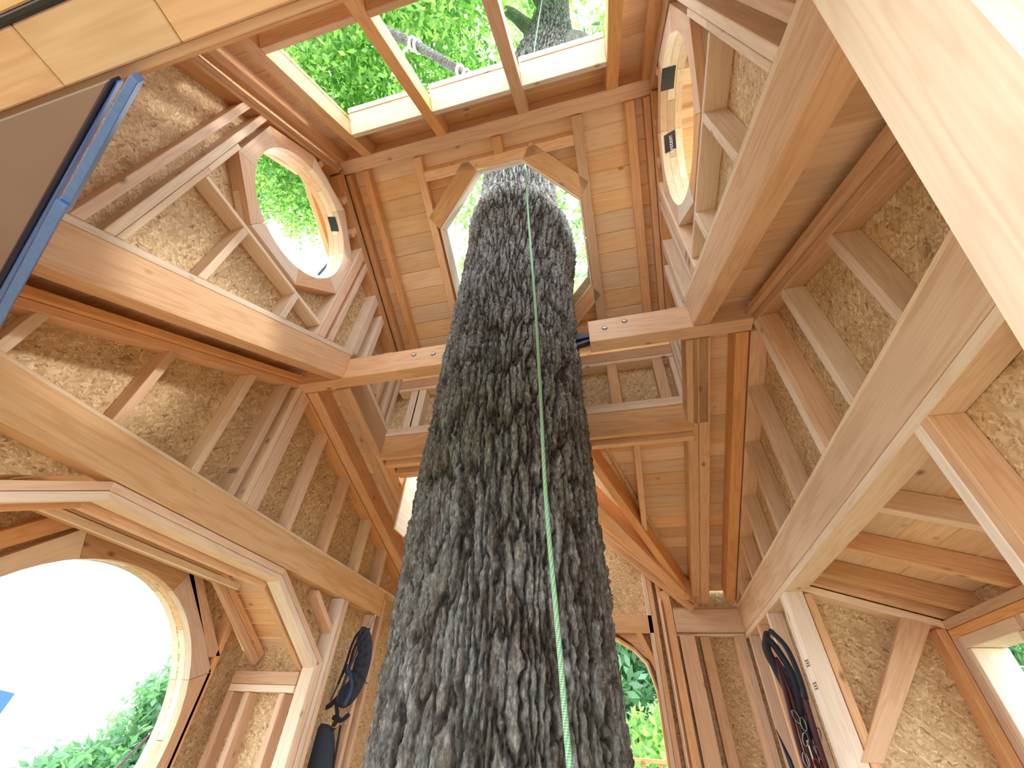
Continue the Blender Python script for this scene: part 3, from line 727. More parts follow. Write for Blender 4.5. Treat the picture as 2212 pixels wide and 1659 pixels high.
box('door_header', XL, XR, -0.36, -0.27, 0.862, 1.05, 'fir', nw)
# header under it: end-jointed lengths
hd = empty('header_beam', (-0.6, -0.05, 0.88), label='wide timber header of three end-jointed lengths, close overhead in the top left corner', cat='beam', kind='thing')
for x0, x1, mt in ((TL, -0.877, 'stud'), (-0.875, -0.612, 'board'), (-0.610, -0.05, 'fir_beam'), (-.048, TR, 'board')):
    box('timber_length', x0, x1, -0.092, -0.003, 0.862, 0.90, mt, hd)
box('dark_gap_strip', TL, -0.70, -0.104, -0.0935, 0.855, 0.90, 'black_tape', hd, label='black strip standing in for the dark gap behind the header')  # the shade of the open gap, built as a black strip
box('back_board', TL, TR, -0.26, -0.106, 0.862, 0.90, 'board', hd)

# low far wall of the lantern
wlf = box('wall_upper_far', TL - .1, TR + .1, 2.435, 2.447, 1.70, 2.42, 'osb'); setp(wlf, kind='structure')
box('header', TL - .0, TR + .0, 2.345, 2.435, 2.247, 2.34, 'fir', wlf)
box('top_plate', TL, TR, 2.345, 2.435, 2.212, 2.244, 'pale', wlf)
box('bottom_plate', TL, TR, 2.345, 2.435, 1.795, 1.835, 'stud', wlf)
box('bottom_plate', TL, TR, 2.335, 2.435, 1.762, 1.793, 'pale', wlf)
for x in (-1.56, -1.50, -1.15, -.74, -.33, 0.045, 0.375): box('stud', x, x + .075, 2.35, 2.435, 1.836, 2.21, 'fir' if x > -1.5 else 'pale', wlf)
box('stud', TR - .035, TR, 2.35, 2.435, 1.836, 2.21, 'stud', wlf)
box('opening_header', TL, TR, 2.345, 2.38, 1.57, 1.76, 'fir_beam', label='near face of the doubled header across the far roof, under the low stud wall', cat='beam', kind='thing')
box('opening_header', TL + .03, TR - .005, 2.395, 2.44, 1.535, 1.745, 'fir', label='second header board behind the first, its lower edge showing across the far roof', cat='beam', kind='thing')

# ------------------------------------------------------------------ lantern roof
ctf = empty('ceiling_upper_far', (-0.5, 1.6, 2.9)); setp(ctf, kind='structure')
ctn = empty('ceiling_upper_near', (-0.5, 0.4, 2.9)); setp(ctn, kind='structure')
box('ridge_beam', TL - .36, TR + .36, 0.845, 0.935, 3.20, 3.38, 'fir_beam', label='long ridge timber across the very top between the two round windows', cat='beam', kind='thing')
# octagonal opening round the trunk (plan x,y on the underside of the rafters)
OC = [(-0.678, 1.09), (-0.342, 1.09), (0.02, 1.385), (0.02, 1.93), (-0.30, 2.20), (-0.72, 2.20), (-1.05, 1.93), (-1.05, 1.385)]
XRt = ((-1.545, -1.495), (-1.125, -1.07), (0.022, 0.092), (0.372, 0.432))
for x0, x1 in XRt: sloped('rafter', towF, 0.937, 2.345, x0, x1, 0, 0.09, 'fir', ctf)
for x0, x1 in ((TL, TL + .04), (TR - .04, TR)): sloped('rafter', towF, 0.937, 2.345, x0, x1, 0, 0.09, 'fir', ctf)
sloped('trimmer', towF, 1.03, 1.088, -1.069, .021, 0, .09, 'fir', ctf)
sloped('blocking', towF, 0.937, 1.029, -.535, -.465, 0, .09, 'fir', ctf)
sloped('trimmer', towF, 2.20, 2.25, -1.069, .021, 0, .09, 'fir', ctf)
def corner(p, q, w_, nm='corner_brace'):
    # board lying in the roof plane whose inner edge is p-q
    (x0, y0), (x1, y1) = p, q; cx, cy = -.515, 1.65
    nx, ny = (y1 - y0), -(x1 - x0); L = math.hypot(nx, ny); nx, ny = nx / L * w_, ny / L * w_
    if (nx * ((x0 + x1) / 2 - cx) + ny * ((y0 + y1) / 2 - cy)) < 0: nx, ny = -nx, -ny
    pts = [(x0, y0), (x1, y1), (x1 + nx, y1 + ny), (x0 + nx, y0 + ny)]
    return prism(nm, [(x, y, towF(y)) for x, y in pts], (0, .04, .078), 'fir', ctf)
corner(OC[1], OC[2], .11); corner(OC[3], OC[4], .09); corner(OC[5], OC[6], .09); corner(OC[7], OC[0], .11)
# pale liner around the octagon
for i in range(8):
    (x0, y0), (x1, y1) = OC[i], OC[(i + 1) % 8]
    cx, cy = -.515, 1.65
    k = .975
    p = [(x0, y0), (x1, y1), (cx + (x1 - cx) * k, cy + (y1 - cy) * k), (cx + (x0 - cx) * k, cy + (y0 - cy) * k)]
    prism('opening_liner', [(x, y, towF(y) + .003) for x, y in p], (0, .068, .127), 'pale', ctf)
def cut_oct(a, b, x0, x1):
    P = [(x, y - .045) for x, y in OC]           # boards sit above the rafters
    def lr(y):
        xs = []
        for i in range(8):
            (xa, ya), (xb, yb) = P[i], P[(i + 1) % 8]
            if (ya - y) * (yb - y) <= 0 and ya != yb: xs.append(xa + (xb - xa) * (y - ya) / (yb - ya))
        return (min(xs), max(xs)) if len(xs) >= 2 else None
    A, B = lr(a), lr(b)
    if A is None and B is None: return [(x0, x0, x1, x1)]
    if A is None: A = (-0.678, -0.342)
    if B is None: B = (-0.72, -0.30)
    return [(x0, x0, A[0], B[0]), (A[1], B[1], x1, x1)]
TF = lambda y, o=0: towF(y, o)
boards(ctf, TF, 0.90, 1.045, 0.145, TL - .36, TR + .36, .092)
boards(ctf, TF, 1.046, 2.154, 0.123, TL - .36, TR + .36, .092, cut_oct)
boards(ctf, TF, 2.155, 2.52, 0.12, TL - .36, TR + .36, .092)
# near slope with skylight
XN = ((-1.478, -1.405), (-0.897, -0.828), (-0.316, -0.244), (0.262, 0.335))
for x0, x1 in XN: sloped('rafter', towN, 0.0, 0.843, x0, x1, 0, 0.14, 'fir', ctn)
for x0, x1 in ((TL, TL + .045), (TR - .045, TR)): sloped('rafter', towN, 0.0, 0.843, x0, x1, 0.0, 0.14, 'fir', ctn)
w6 = empty('window_6', (-0.57, 0.35, 2.8)); setp(w6, kind='structure')
for (a, b) in ((XN[0][1], XN[1][0]), (XN[1][1], XN[2][0]), (XN[2][1], XN[3][0])):
    a += .001; b -= .001
    # bottom header (towards the ridge), perpendicular to the slope
    def perp(y, o): return (y - .68 * o, towN(y) + .733 * o)
    q = [perp(.655, 0), perp(.685, 0), perp(.685, .14), perp(.655, .14)]
    yz('header', q, a, b, 'pale', ctn)
    q = [perp(.10, 0), perp(.13, 0), perp(.13, .14), perp(.10, .14)]
    yz('header', q, a, b, 'fir', ctn)
    q = [perp(.652, .141), perp(.69, .141), perp(.69, .175), perp(.652, .175)]
    yz('sill_strip', q, a, b, 'pale', w6)
boards(ctn, lambda y, o=0: towN(y, o * 1.36), 0.60, 0.86, 0.085, TL - .36, TR + .36, .142)
boards(ctn, lambda y, o=0: towN(y, o * 1.36), -0.30, 0.0, 0.10, TL - .36, TR + .36, .142)
boards(ctn, lambda y, o=0: towN(y, o * 1.36), 0.0, 0.60, 0.10, TL - .36, XN[0][1] - .02, .142)
boards(ctn, lambda y, o=0: towN(y, o * 1.36), 0.0, 0.60, 0.10, XN[3][0] + .02, TR + .36, .142)
# fly rafters under the gable overhangs
for x in (TL - .36, TR + .32):
    sloped('fly_rafter', towF, 0.937, 2.50, x, x + .04, 0, .09, 'fir', ctf)
    sloped('fly_rafter', towN, -0.25, 0.843, x, x + .04, 0, .13, 'fir', ctn)
for y in (1.05, 1.65): sloped('lookout', towF, y, y + .04, TR + .11, TR + .318, 0, .09, 'fir', ctf)

# ------------------------------------------------------------------ leaning timber close to the camera, right
ls = prism('leaning_plank', [(0.39, 0.115, 1.10), (0.39, 0.135, 1.10)] and
      [(0.39, -0.03, 1.12), (0.39, 0.120, 1.12), (0.39, 0.95, -1.449), (0.39, 0.80, -1.449)], (.040, 0, 0), 'pale', bev=.004,
      label='broad pale timber leaning steeply close to the camera on the right', cat='timber', kind='thing')

# ------------------------------------------------------------------ brown hatch panel with metal rails, upper left
hp = empty('hatch_panel', (-1.2, 0.15, 0.86), label='smooth dark brown panel edged with blue-grey metal rails in the upper left corner', cat='panel')
zz = 0.84
def pxy(p, dz=0.0): return (p[0], p[1], zz + dz)
A_, B_ = Vector((-0.757, 0.006)), Vector((-1.674, 0.350))
dv = (B_ - A_).normalized(); nv = Vector((-dv.y, dv.x))
if nv.y < 0: nv = -nv
def strip(nm, s0, s1, ta, tb, z0, z1, mat, **kw):
    q = [A_ + dv * s0 + nv * ta[0], A_ + dv * s1 + nv * tb[0], A_ + dv * s1 + nv * tb[1], A_ + dv * s0 + nv * ta[1]]
    return prism(nm, [(p.x, p.y, z0) for p in q], (0, 0, z1 - z0), mat, hp, bev=.0012, **kw)
prism('sheet', [(-0.760, 0.007, zz), (-1.674, 0.350, zz), (-2.0, .350, zz), (-2.0, 0.007, zz)], (0, 0, .018), 'brown_panel', hp)
strip('gasket', 0.0, 0.98, (0.0005, .0055), (.0005, 0.0125), zz - .004, zz + .018, 'gasket', label='dark rubber gasket')
strip('rail', 0.0, 0.98, (0.006, .0085), (.013, 0.026), zz + .002, zz + .02, 'blue_metal')
strip('rail', -0.036, 0.38, (0.018, .031), (.024, 0.041), zz - .006, zz + .016, 'blue_metal')
strip('rail', 0.34, 0.98, (0.021, .041), (.034, 0.054), zz - .016, zz - .007, 'blue_metal')
# ------------------------------------------------------------------ the living tree
def fbm(x, y, seed, octaves=4, per=None):
    """smooth value noise on numpy arrays, tileable in x with period per"""
    out = np.zeros_like(x); amp = 1.0; tot = 0
    g = np.random.default_rng(seed)
    for o_ in range(octaves):
        n_ = 512; tab = g.random((n_, n_))
        fx = x * 2 ** o_; fy = y * 2 ** o_
        ix = np.floor(fx).astype(int); iy = np.floor(fy).astype(int); tx_ = fx - ix; ty_ = fy - iy
        tx_ = tx_ * tx_ * (3 - 2 * tx_); ty_ = ty_ * ty_ * (3 - 2 * ty_)
        pm = (per * 2 ** o_) if per else n_
        a = tab[(ix % pm) % n_, iy % n_]; b = tab[((ix + 1) % pm) % n_, iy % n_]; c = tab[(ix % pm) % n_, (iy + 1) % n_]; d_ = tab[((ix + 1) % pm) % n_, (iy + 1) % n_]
        out += amp * ((a * (1 - tx_) + b * tx_) * (1 - ty_) + (c * (1 - tx_) + d_ * tx_) * ty_); tot += amp; amp *= .5
    return out / tot
def cells(u, v, perx, seed):
    """worley F2-F1 and cell value on cells of unit size, tileable in u"""
    g = np.random.default_rng(seed); n_ = 1024
    jx, jy, cv = g.random((3, perx, n_))
    iu = np.floor(u).astype(int); iv = np.floor(v).astype(int)
    f1 = np.full(u.shape, 9.0); f2 = f1.copy(); val = np.zeros_like(u)
    for du in (-1, 0, 1):
        for dv_ in (-1, 0, 1):
            a = iu + du; b = iv + dv_
            px = a + jx[a % perx, b % n_]; py = b + jy[a % perx, b % n_]
            d_ = np.hypot(u - px, v - py)
            nearer = d_ < f1
            f2 = np.where(nearer, f1, np.minimum(f2, d_)); val = np.where(nearer, cv[a % perx, b % n_], val); f1 = np.where(nearer, d_, f1)
    return f2 - f1, val
def trunk_mesh(name, zs, centre, radius, na, cellw, depth, parent=None, bulge=None, ovl=0.0):
    nz_ = len(zs)
    th = np.linspace(0, 2 * np.pi, na, endpoint=False)
    T, Z = np.meshgrid(th, zs)
    R0 = np.interp(Z, *radius)
    perx = int(round(2 * np.pi * 0.41 / cellw))
    U = T / (2 * np.pi) * perx
    warp = (fbm(U / 2.0, Z * 2.2, 3, 4, per=perx // 2) - .5)
    U2 = U + warp * 2.2 + (fbm(U / 1.0, Z * 22, 8, 3, per=perx) - .5) * .8
    V2 = Z / (cellw * 9.0) + (fbm(U / 1.0, Z * 2.0, 5, 3, per=perx) - .5) * 1.0
    e, cv = cells(U2, V2, perx, 11)
    e2, cv2 = cells(U2 * 2 + 7.3, V2 * 5.0, perx * 2, 12)
    ridge = np.clip(e * 2.2, 0, 1) ** .7
    fine = np.clip(e2 * 2.4, 0, 1) ** .8
    rough = fbm(U * 2.0, Z * 60, 21, 4, per=perx * 2)
    disp = depth * (ridge * (0.65 + .55 * cv) + .28 * fine * (cv2 * .9 + .3) + .6 * rough) - depth * .9
    R_ = R0 + disp
    if bulge is not None: R_ = R_ + bulge(T, Z)
    CX = np.interp(Z, centre[0], centre[1]); CYY = np.interp(Z, centre[0], centre[2])
    X = CX + R_ * np.cos(T); Y = CYY + R_ * np.sin(T)
    verts = np.stack([X, Y, Z + H], -1).reshape(-1, 3)
    i = np.arange(nz_ - 1)[:, None] * na; k = np.arange(na)[None, :]; kk = (k + 1) % na
    faces = np.stack([i + k, i + kk, i + na + kk, i + na + k], -1).reshape(-1, 4)
    me = bpy.data.meshes.new(name)
    me.vertices.add(len(verts)); me.vertices.foreach_set('co', verts.ravel())
    me.loops.add(faces.size); me.loops.foreach_set('vertex_index', faces.ravel().astype(np.int32))
    me.polygons.add(len(faces)); me.polygons.foreach_set('loop_start', np.arange(0, faces.size, 4, dtype=np.int32)); me.polygons.foreach_set('loop_total', np.full(len(faces), 4, dtype=np.int32))
    me.update(calc_edges=True)
    me.polygons.foreach_set('use_smooth', np.ones(len(faces), dtype=bool))
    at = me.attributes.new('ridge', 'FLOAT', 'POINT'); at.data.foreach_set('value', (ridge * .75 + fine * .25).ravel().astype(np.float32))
    o = bpy.data.objects.new(name, me)
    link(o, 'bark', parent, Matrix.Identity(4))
    return o
def bulge(T, Z):
    # swollen callus collar where the trunk passes the roof, heavier on the right, then a step back
    right = np.clip(np.cos(T - 0.2), 0, 1)
    front = np.clip(np.cos(T + 1.57), 0, 1)
    b = .055 * right * np.exp(-((Z - 2.95) / .38) ** 2) + .03 * front * np.exp(-((Z - 3.25) / .22) ** 2)
    edge = 3.45 + .10 * np.sin(T * 3 + 1) - .18 * right
    b = b - .050 / (1 + np.exp(-(Z - edge) / .025)) * (0.6 + .4 * front)
    return b
zs = np.concatenate([np.linspace(-1.45, -.2, 90, endpoint=False), np.linspace(-.2, 2.6, 640, endpoint=False), np.linspace(2.6, 5.2, 300, endpoint=False), np.linspace(5.2, 12.0, 220)])
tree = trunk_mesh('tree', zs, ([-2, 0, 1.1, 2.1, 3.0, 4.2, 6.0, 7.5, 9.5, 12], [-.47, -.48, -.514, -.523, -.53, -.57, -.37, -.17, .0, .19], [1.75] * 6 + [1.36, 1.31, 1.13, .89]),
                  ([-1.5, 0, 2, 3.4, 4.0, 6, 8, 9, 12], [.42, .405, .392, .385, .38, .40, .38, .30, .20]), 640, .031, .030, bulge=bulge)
setp(tree, label='huge rough grey tree trunk rising through the room and out the octagonal roof opening', cat='tree')
LOC['tree'] = Matrix.Identity(4)
def limb(pts, r0, r1, seg=20):
    P = smooth_path(pts, 48); n_ = len(P)
    o = tube('limb', P, [r0 + (r1 - r0) * (i / (n_ - 1)) ** .8 for i in range(n_)], 'bark', tree, seg=seg)
    a = o.data.attributes.new('ridge', 'FLOAT', 'POINT'); a.data.foreach_set('value', np.full(len(o.data.vertices), .7, dtype=np.float32))
    return o
limb([(-.20, 1.33, 6.9), (.10, 1.36, 7.6), (.35, 1.5, 8.3), (.72, 1.85, 9.0), (1.2, 2.3, 10.1)], .24, .10)
limb([(-.15, 1.3, 8.2), (-.45, 1.15, 8.8), (-.8, 1.0, 9.8), (-1.3, 1.05, 11.0)], .15, .05)
limb([(-.05, 1.2, 9.0), (-.5, .6, 10.0), (-1.3, .2, 11.3)], .11, .04)
limb([(.1, 1.0, 10.5), (-.2, .8, 11.4), (.6, -.2, 12.2)], .10, .04)
limb([(-.1, 1.2, 8.6), (-2.5, 2.6, 9.9), (-4.6, 3.6, 9.2), (-6.2, 4.3, 8.2)], .12, .03)
# ------------------------------------------------------------------ foliage
def foliage(name, n_clusters, per, sampler, leaf, mat, parent=None, seed=1, spread=.35, origin=(0, 0, 0), elong=2.6, **kw):
    g = np.random.default_rng(seed)
    C_ = sampler(g, n_clusters)
    n_ = n_clusters * per
    # leaflets set along a drooping stalk
    stalk = g.normal(size=(n_clusters, 3)); stalk[:, 2] = stalk[:, 2] * .5 - .35; stalk /= np.linalg.norm(stalk, axis=1)[:, None]
    s_ = np.repeat(stalk, per, 0); t = (g.random((n_, 1)) - .3) * spread * 1.6
    pos = np.repeat(C_, per, 0) + s_ * t + g.normal(size=(n_, 3)) * spread * .28
    d_ = s_ * .4 + g.normal(size=(n_, 3)) * .8; d_[:, 2] -= .3; d_ /= np.linalg.norm(d_, axis=1)[:, None]
    nn = g.normal(size=(n_, 3)); nn -= d_ * (nn * d_).sum(1)[:, None]; nn /= np.linalg.norm(nn, axis=1)[:, None]
    L = leaf * (0.6 + .8 * g.random((n_, 1))); W = L / elong
    v = np.stack([pos, pos + d_ * L * .5 + nn * W * .5, pos + d_ * L, pos + d_ * L * .5 - nn * W * .5], 1).reshape(-1, 3)
    v -= np.array(origin)
    me = bpy.data.meshes.new(name)
    me.vertices.add(len(v)); me.vertices.foreach_set('co', v.ravel())
    me.loops.add(len(v)); me.loops.foreach_set('vertex_index', np.arange(len(v), dtype=np.int32))
    me.polygons.add(n_); me.polygons.foreach_set('loop_start', np.arange(0, len(v), 4, dtype=np.int32)); me.polygons.foreach_set('loop_total', np.full(n_, 4, dtype=np.int32))
    me.update(calc_edges=True)
    o = bpy.data.objects.new(name, me)
    link(o, mat, parent, Matrix.Translation((origin[0], origin[1], origin[2] + H)))
    return setp(o, kind='stuff', **kw)
def ell(c, r_):
    def f_(g, n_):
        p = g.normal(size=(n_, 3)); p /= np.linalg.norm(p, axis=1)[:, None]; p *= g.random((n_, 1)) ** .4
        return np.array(c) + p * np.array(r_)
    return f_
def clear(smp):
    def f_(g, n_):
        p = smp(g, n_); t = np.clip(p[:, 2], 0, 9.5)
        bad = (np.hypot(p[:, 0] + .30, p[:, 1] - 1.0) < 1.05) & (p[:, 2] < 9.6) & (p[:, 1] < 1.9)
        p[bad, 2] += 4.5
        return p
    return f_
foliage('foliage', 1700, 28, clear(ell((-1.6, 1.0, 9.2), (3.6, 3.2, 2.6))), .12, 'leaf', tree, 3, .34)
foliage('foliage', 900, 28, clear(ell((-1.6, -0.6, 8.4), (3.0, 2.0, 1.8))), .12, 'leaf', tree, 4, .32)
foliage('foliage', 420, 26, ell((-0.3, 5.2, 8.6), (3.6, 1.8, 2.2)), .14, 'leaf', tree, 5, .32)
foliage('foliage', 1700, 26, ell((-5.0, 1.9, 8.9), (2.4, 1.9, 1.5)), .11, 'leaf', tree, 6, .30)

def small_tree(name, base, h_, crown_c, crown_r, n_, leaf, mat, seed, label, per=24):
    tr = tube(name, smooth_path([(base[0], base[1], -5.5), (base[0] + .2, base[1], -2), (crown_c[0], crown_c[1], crown_c[2] + crown_r[2] * .5)], 14), [.22 - .15 * i / 14 for i in range(15)], 'bark', None, seg=10)
    a = tr.data.attributes.new('ridge', 'FLOAT', 'POINT'); a.data.foreach_set('value', np.full(len(tr.data.vertices), .7, dtype=np.float32))
    setp(tr, label=label, cat='tree')
    foliage('foliage', n_, per, ell(crown_c, crown_r), leaf, mat, tr, seed, .42, origin=crown_c)
    return tr
small_tree('leafy_tree', (-12.3, 12.7, 0), 7, (-12.0, 12.0, -.5), (1.3, 1.7, 2.7), 800, .26, 'leaf_cool', 21, 'blue-green tree far off, low at the edge of the big round window')
small_tree('leafy_tree', (-12.5, 9.3, 0), 7, (-12.0, 9.6, -1.9), (1.2, 1.4, 1.5), 600, .26, 'leaf_cool', 22, 'low bushy tree crown at the bottom of the big round window')
small_tree('leafy_tree', (-1, 12, 0), 7, (-.6, 12.0, 1.6), (5.0, 2.4, 6.0), 2200, .26, 'leaf_cool', 23, 'green tree seen through the arched opening behind the trunk')
small_tree('leafy_tree', (8, 9, 0), 7, (8.5, 9.5, 1.0), (3.2, 4.5, 5.5), 2000, .24, 'leaf_cool', 24, 'green bushy tree outside the rectangular window on the right')
foliage('foliage', 60, 16, ell((.15, 7.6, .1), (.45, .5, .5)), .16, 'leaf', tree, 31, .22)

# ------------------------------------------------------------------ ropes
rp = [(0.02, 0.62, 10.5), (-0.12, 0.74, 7.5), (-0.26, 0.95, 5.4), (-0.35, 1.16, 3.7), (-0.335, 1.22, 2.9), (-0.30, 1.22, 2.2), (-0.262, 1.20, 1.60), (-0.23, 1.16, 1.05), (-0.20, 1.10, .55), (-0.155, 1.02, .10), (-0.12, .98, -.4), (-.10, .97, -1.44)]
tube('climbing_rope', smooth_path(rp, 120), .0062, 'green_rope', seg=10, uv=(330, 6), label='green braided climbing rope hanging in front of the trunk', cat='rope')
tube('thin_cord', smooth_path([(-3.3, 4.35, 2.0), (-3.3, 3.9, 1.2), (-3.3, 2.6, -.6), (-3.3, 2.2, -1.4)], 16), .006, 'purple_cord', seg=6, label='thin dark cord slanting across the big round window outside', cat='cord')
tube('thin_cord', smooth_path([(-1.02, 2.2, 7.0), (-.98, 2.0, 4.5), (-.96, 1.78, 2.9), (-.96, 1.75, 2.5)], 16), .003, 'black_tape', seg=6, label='thin black cord beside the trunk in the octagonal opening', cat='cord')
tube('thin_cord', smooth_path([(-1.3, 2.4, 7.0), (-1.2, 2.2, 4.5), (-1.08, 2.0, 2.9)], 16), .004, 'white_strap', seg=6, label='thin pale cord beyond the octagonal opening, left of the black one', cat='cord')
tube('seam_rope', smooth_path([(-1.86, -.3, roofN(-.3, .17)), (-1.86, .5, roofN(.5, .168)), (-1.86, 1.1, roofN(1.1, .17)), (-1.86, 1.7, roofN(1.7, .168))], 40), .006, 'grey_rope', seg=6, label='thin grey cord lying along the dark roof seam at upper left', cat='cord')

# sawn pole hanging in slings above the skylight
pole = tube('slung_pole', smooth_path([(-1.75, .40, 5.6), (-1.35, .62, 5.35), (-.98, .86, 5.1), (-.86, .95, 5.0)], 24), .045, 'bark', seg=14, label='bare grey pole hung in white slings above the skylight', cat='pole')
a = pole.data.attributes.new('ridge', 'FLOAT', 'POINT'); a.data.foreach_set('value', np.full(len(pole.data.vertices), .8, dtype=np.float32))
def loop_pts(c, ax1, ax2, r1, r2, n_=20):
    c, ax1, ax2 = Vector(c), Vector(ax1).normalized(), Vector(ax2).normalized()
    return [c + ax1 * r1 * math.cos(2 * math.pi * k / n_) + ax2 * r2 * math.sin(2 * math.pi * k / n_) for k in range(n_)]
for c in ((-1.45, .565, 5.41), (-1.40, .59, 5.38), (-.99, .85, 5.105), (-.93, .895, 5.055)):
    tube('sling', loop_pts(c, (0, .85, -.3), (.5, 0, .85), .055, .055), .016, 'white_strap', pole, seg=8, closed=True)
tube('sling_tail', smooth_path([(-1.47, .56, 5.37), (-1.60, .62, 5.25), (-1.66, .70, 5.1), (-1.60, .72, 5.0)], 14), .014, 'white_strap', pole, seg=6)

tube('pulley_cover', [(-1.107, .898, 4.62), (-1.107, .898, 4.66), (-1.107, .898, 4.74), (-1.107, .898, 4.79), (-1.107, .898, 4.81)], [.07, .095, .09, .05, .01], 'black_tape', pole, seg=16, label='black rounded pulley cover')
# ------------------------------------------------------------------ climbing harness on the left wall
hn = empty('climbing_harness', (-1.96, 3.35, .70), label='black padded climbing harness hanging from a carabiner on the left wall', cat='harness')
def carabiner(parent, c, r1, r2, mat, tilt=0.0, thick=.005, label=None):
    ax1 = Vector((math.sin(tilt), 0, math.cos(tilt))); ax2 = Vector((math.cos(tilt) * .9, -.4, -math.sin(tilt)))
    return tube('carabiner', loop_pts(c, ax1, ax2, r1, r2, 24), thick, mat, parent, seg=8, closed=True, **({'label': label} if label else {}))
hx, hy = -1.95, 3.22
carabiner(hn, (hx, hy, .675), .055, .022, 'steel', .15, .006, 'steel carabiner')
# padded belt: crescent with ribs, bulging to the right
def crescent(nm, cx, cz, y, R_, wmax, a0, a1, n_, t, mat, parent, ribs=0):
    vs, fs = [], []
    for i in range(n_ + 1):
        u = i / n_; a = a0 + (a1 - a0) * u; wd = wmax * (math.sin(math.pi * (0.12 + .80 * u)) ** .6)
        rib = .55 + (.75 * abs(math.sin(u * math.pi * ribs)) if ribs else 0)
        for (rr, yy) in ((R_ - wd / 2, 0), (R_ - wd * .3, -t * rib), (R_, -t * 1.25 * rib), (R_ + wd * .3, -t * rib), (R_ + wd / 2, 0), (R_, t * .5)):
            vs.append((cx + rr * math.cos(a), y + yy, cz + rr * 1.75 * math.sin(a)))
    for i in range(n_):
        for k in range(6): fs.append((i * 6 + k, i * 6 + (k + 1) % 6, (i + 1) * 6 + (k + 1) % 6, (i + 1) * 6 + k))
    fs.append(tuple(range(6))); fs.append(tuple(range(n_ * 6, n_ * 6 + 6)))
    return mesh_obj(nm, vs, fs, mat, parent, origin=(cx, y, cz), smooth=False)
crescent('waist_pad', -2.025, .40, hy - .03, .105, .115, 1.45, -1.85, 90, .022, 'pad', hn, ribs=11)
tube('strap', smooth_path([(hx, hy, .63), (hx - .05, hy, .60), (hx - .085, hy - .01, .50), (hx - .09, hy - .01, .36), (hx - .11, hy - .01, .22)], 30), .010, 'webbing', hn, seg=6)
tube('strap', smooth_path([(hx, hy, .63), (hx - .02, hy - .02, .58), (hx - .04, hy - .02, .46), (hx - .05, hy - .01, .34)], 20), .008, 'webbing', hn, seg=6)
tube('strap', smooth_path([(hx - .09, hy - .03, .36), (hx - .04, hy - .05, .34), (hx + .0, hy - .05, .26), (hx - .02, hy - .06, .16)], 20), .017, 'navy', hn, seg=6)
tube('strap', smooth_path([(hx - .10, hy - .02, .40), (hx - .15, hy, .28), (hx - .18, hy, .16), (hx - .20, hy, .08)], 20), .005, 'webbing', hn, seg=6)
carabiner(hn, (hx - .045, hy - .03, .46), .022, .010, 'gold', .3, .003, 'small gold buckle ring')
tube('ring', loop_pts((hx - .07, hy - .03, .075), (1, 0, .2), (0, .3, 1), .028, .03), .005, 'gold', hn, seg=8, closed=True, label='gold ring')
tube('ring', loop_pts((hx + .0, hy - .03, .10), (1, 0, -.3), (0, .3, 1), .018, .035), .004, 'steel', hn, seg=8, closed=True, label='steel ring')
tube('buckle', smooth_path([(hx - .10, hy - .03, .10), (hx - .03, hy - .04, .085), (hx + .02, hy - .04, .12)], 10), .014, 'webbing', hn, seg=6)
tube('strap', smooth_path([(hx - .115, hy - .03, .20), (hx - .09, hy - .035, .15), (hx - .07, hy - .035, .10), (hx - .085, hy - .03, .04)], 16), .013, 'webbing', hn, seg=6)
tube('strap', smooth_path([(hx - .07, hy - .03, .24), (hx - .14, hy - .03, .17), (hx - .20, hy - .03, .13)], 12), [.016] * 9 + [.012] * 3 + [.004], 'webbing', hn, seg=6)
tube('strap', smooth_path([(hx - .02, hy - .02, .62), (hx - .07, hy - .03, .60), (hx - .10, hy - .03, .52), (hx - .11, hy - .03, .40), (hx - .13, hy - .03, .28)], 24), .009, 'webbing', hn, seg=6)
tube('strap', smooth_path([(hx - .045, hy - .03, .56), (hx - .05, hy - .03, .46), (hx - .075, hy - .03, .36), (hx - .09, hy - .03, .24)], 20), .007, 'navy', hn, seg=6)
tube('drawcord', smooth_path([(hx + .06, hy - .02, .36), (hx + .075, hy - .02, .30), (hx + .10, hy - .02, .29)], 10), .003, 'maroon', hn, seg=6)
tube('stitching', smooth_path([(hx - .03, hy - .075, .60), (hx + .035, hy - .075, .47), (hx + .035, hy - .075, .34), (hx - .02, hy - .075, .22)], 20), .002, 'navy', hn, seg=5)
# seat pad pouch at the bottom
vs, fs = [], []
n1 = 24
for lay, (sc, yy) in enumerate(((.8, hy + .0), (1.0, hy - .02), (1.0, hy - .045), (.82, hy - .065))):
    for k in range(n1):
        a = 2 * math.pi * k / n1; ex = math.copysign(abs(math.cos(a)) ** .7, math.cos(a)); ez = math.copysign(abs(math.sin(a)) ** .7, math.sin(a))
        vs.append((hx - .125 + .095 * sc * ex + .04 * (-ez), yy, -.085 + .15 * sc * ez))
for lay in range(3):
    for k in range(n1): fs.append((lay * n1 + k, lay * n1 + (k + 1) % n1, (lay + 1) * n1 + (k + 1) % n1, (lay + 1) * n1 + k))
fs.append(tuple(range(n1))); fs.append(tuple(range(3 * n1, 4 * n1)))
mesh_obj('leg_pad', vs, fs, 'pad', hn, origin=(hx, hy, -.1), smooth=True)
tube('strap', smooth_path([(hx - .07, hy - .03, .05), (hx - .11, hy - .03, .01), (hx - .16, hy - .03, -.03)], 10), .012, 'webbing', hn, seg=6)
tube('strap', smooth_path([(hx - .03, hy - .03, .06), (hx - .02, hy - .02, -.1), (hx + .0, hy - .02, -.3)], 10), .008, 'webbing', hn, seg=6)
tube('hook', smooth_path([(XL + .002, hy + .02, .75), (XL + .04, hy, .745), (hx, hy, .73)], 8), .004, 'steel', hn, seg=6)

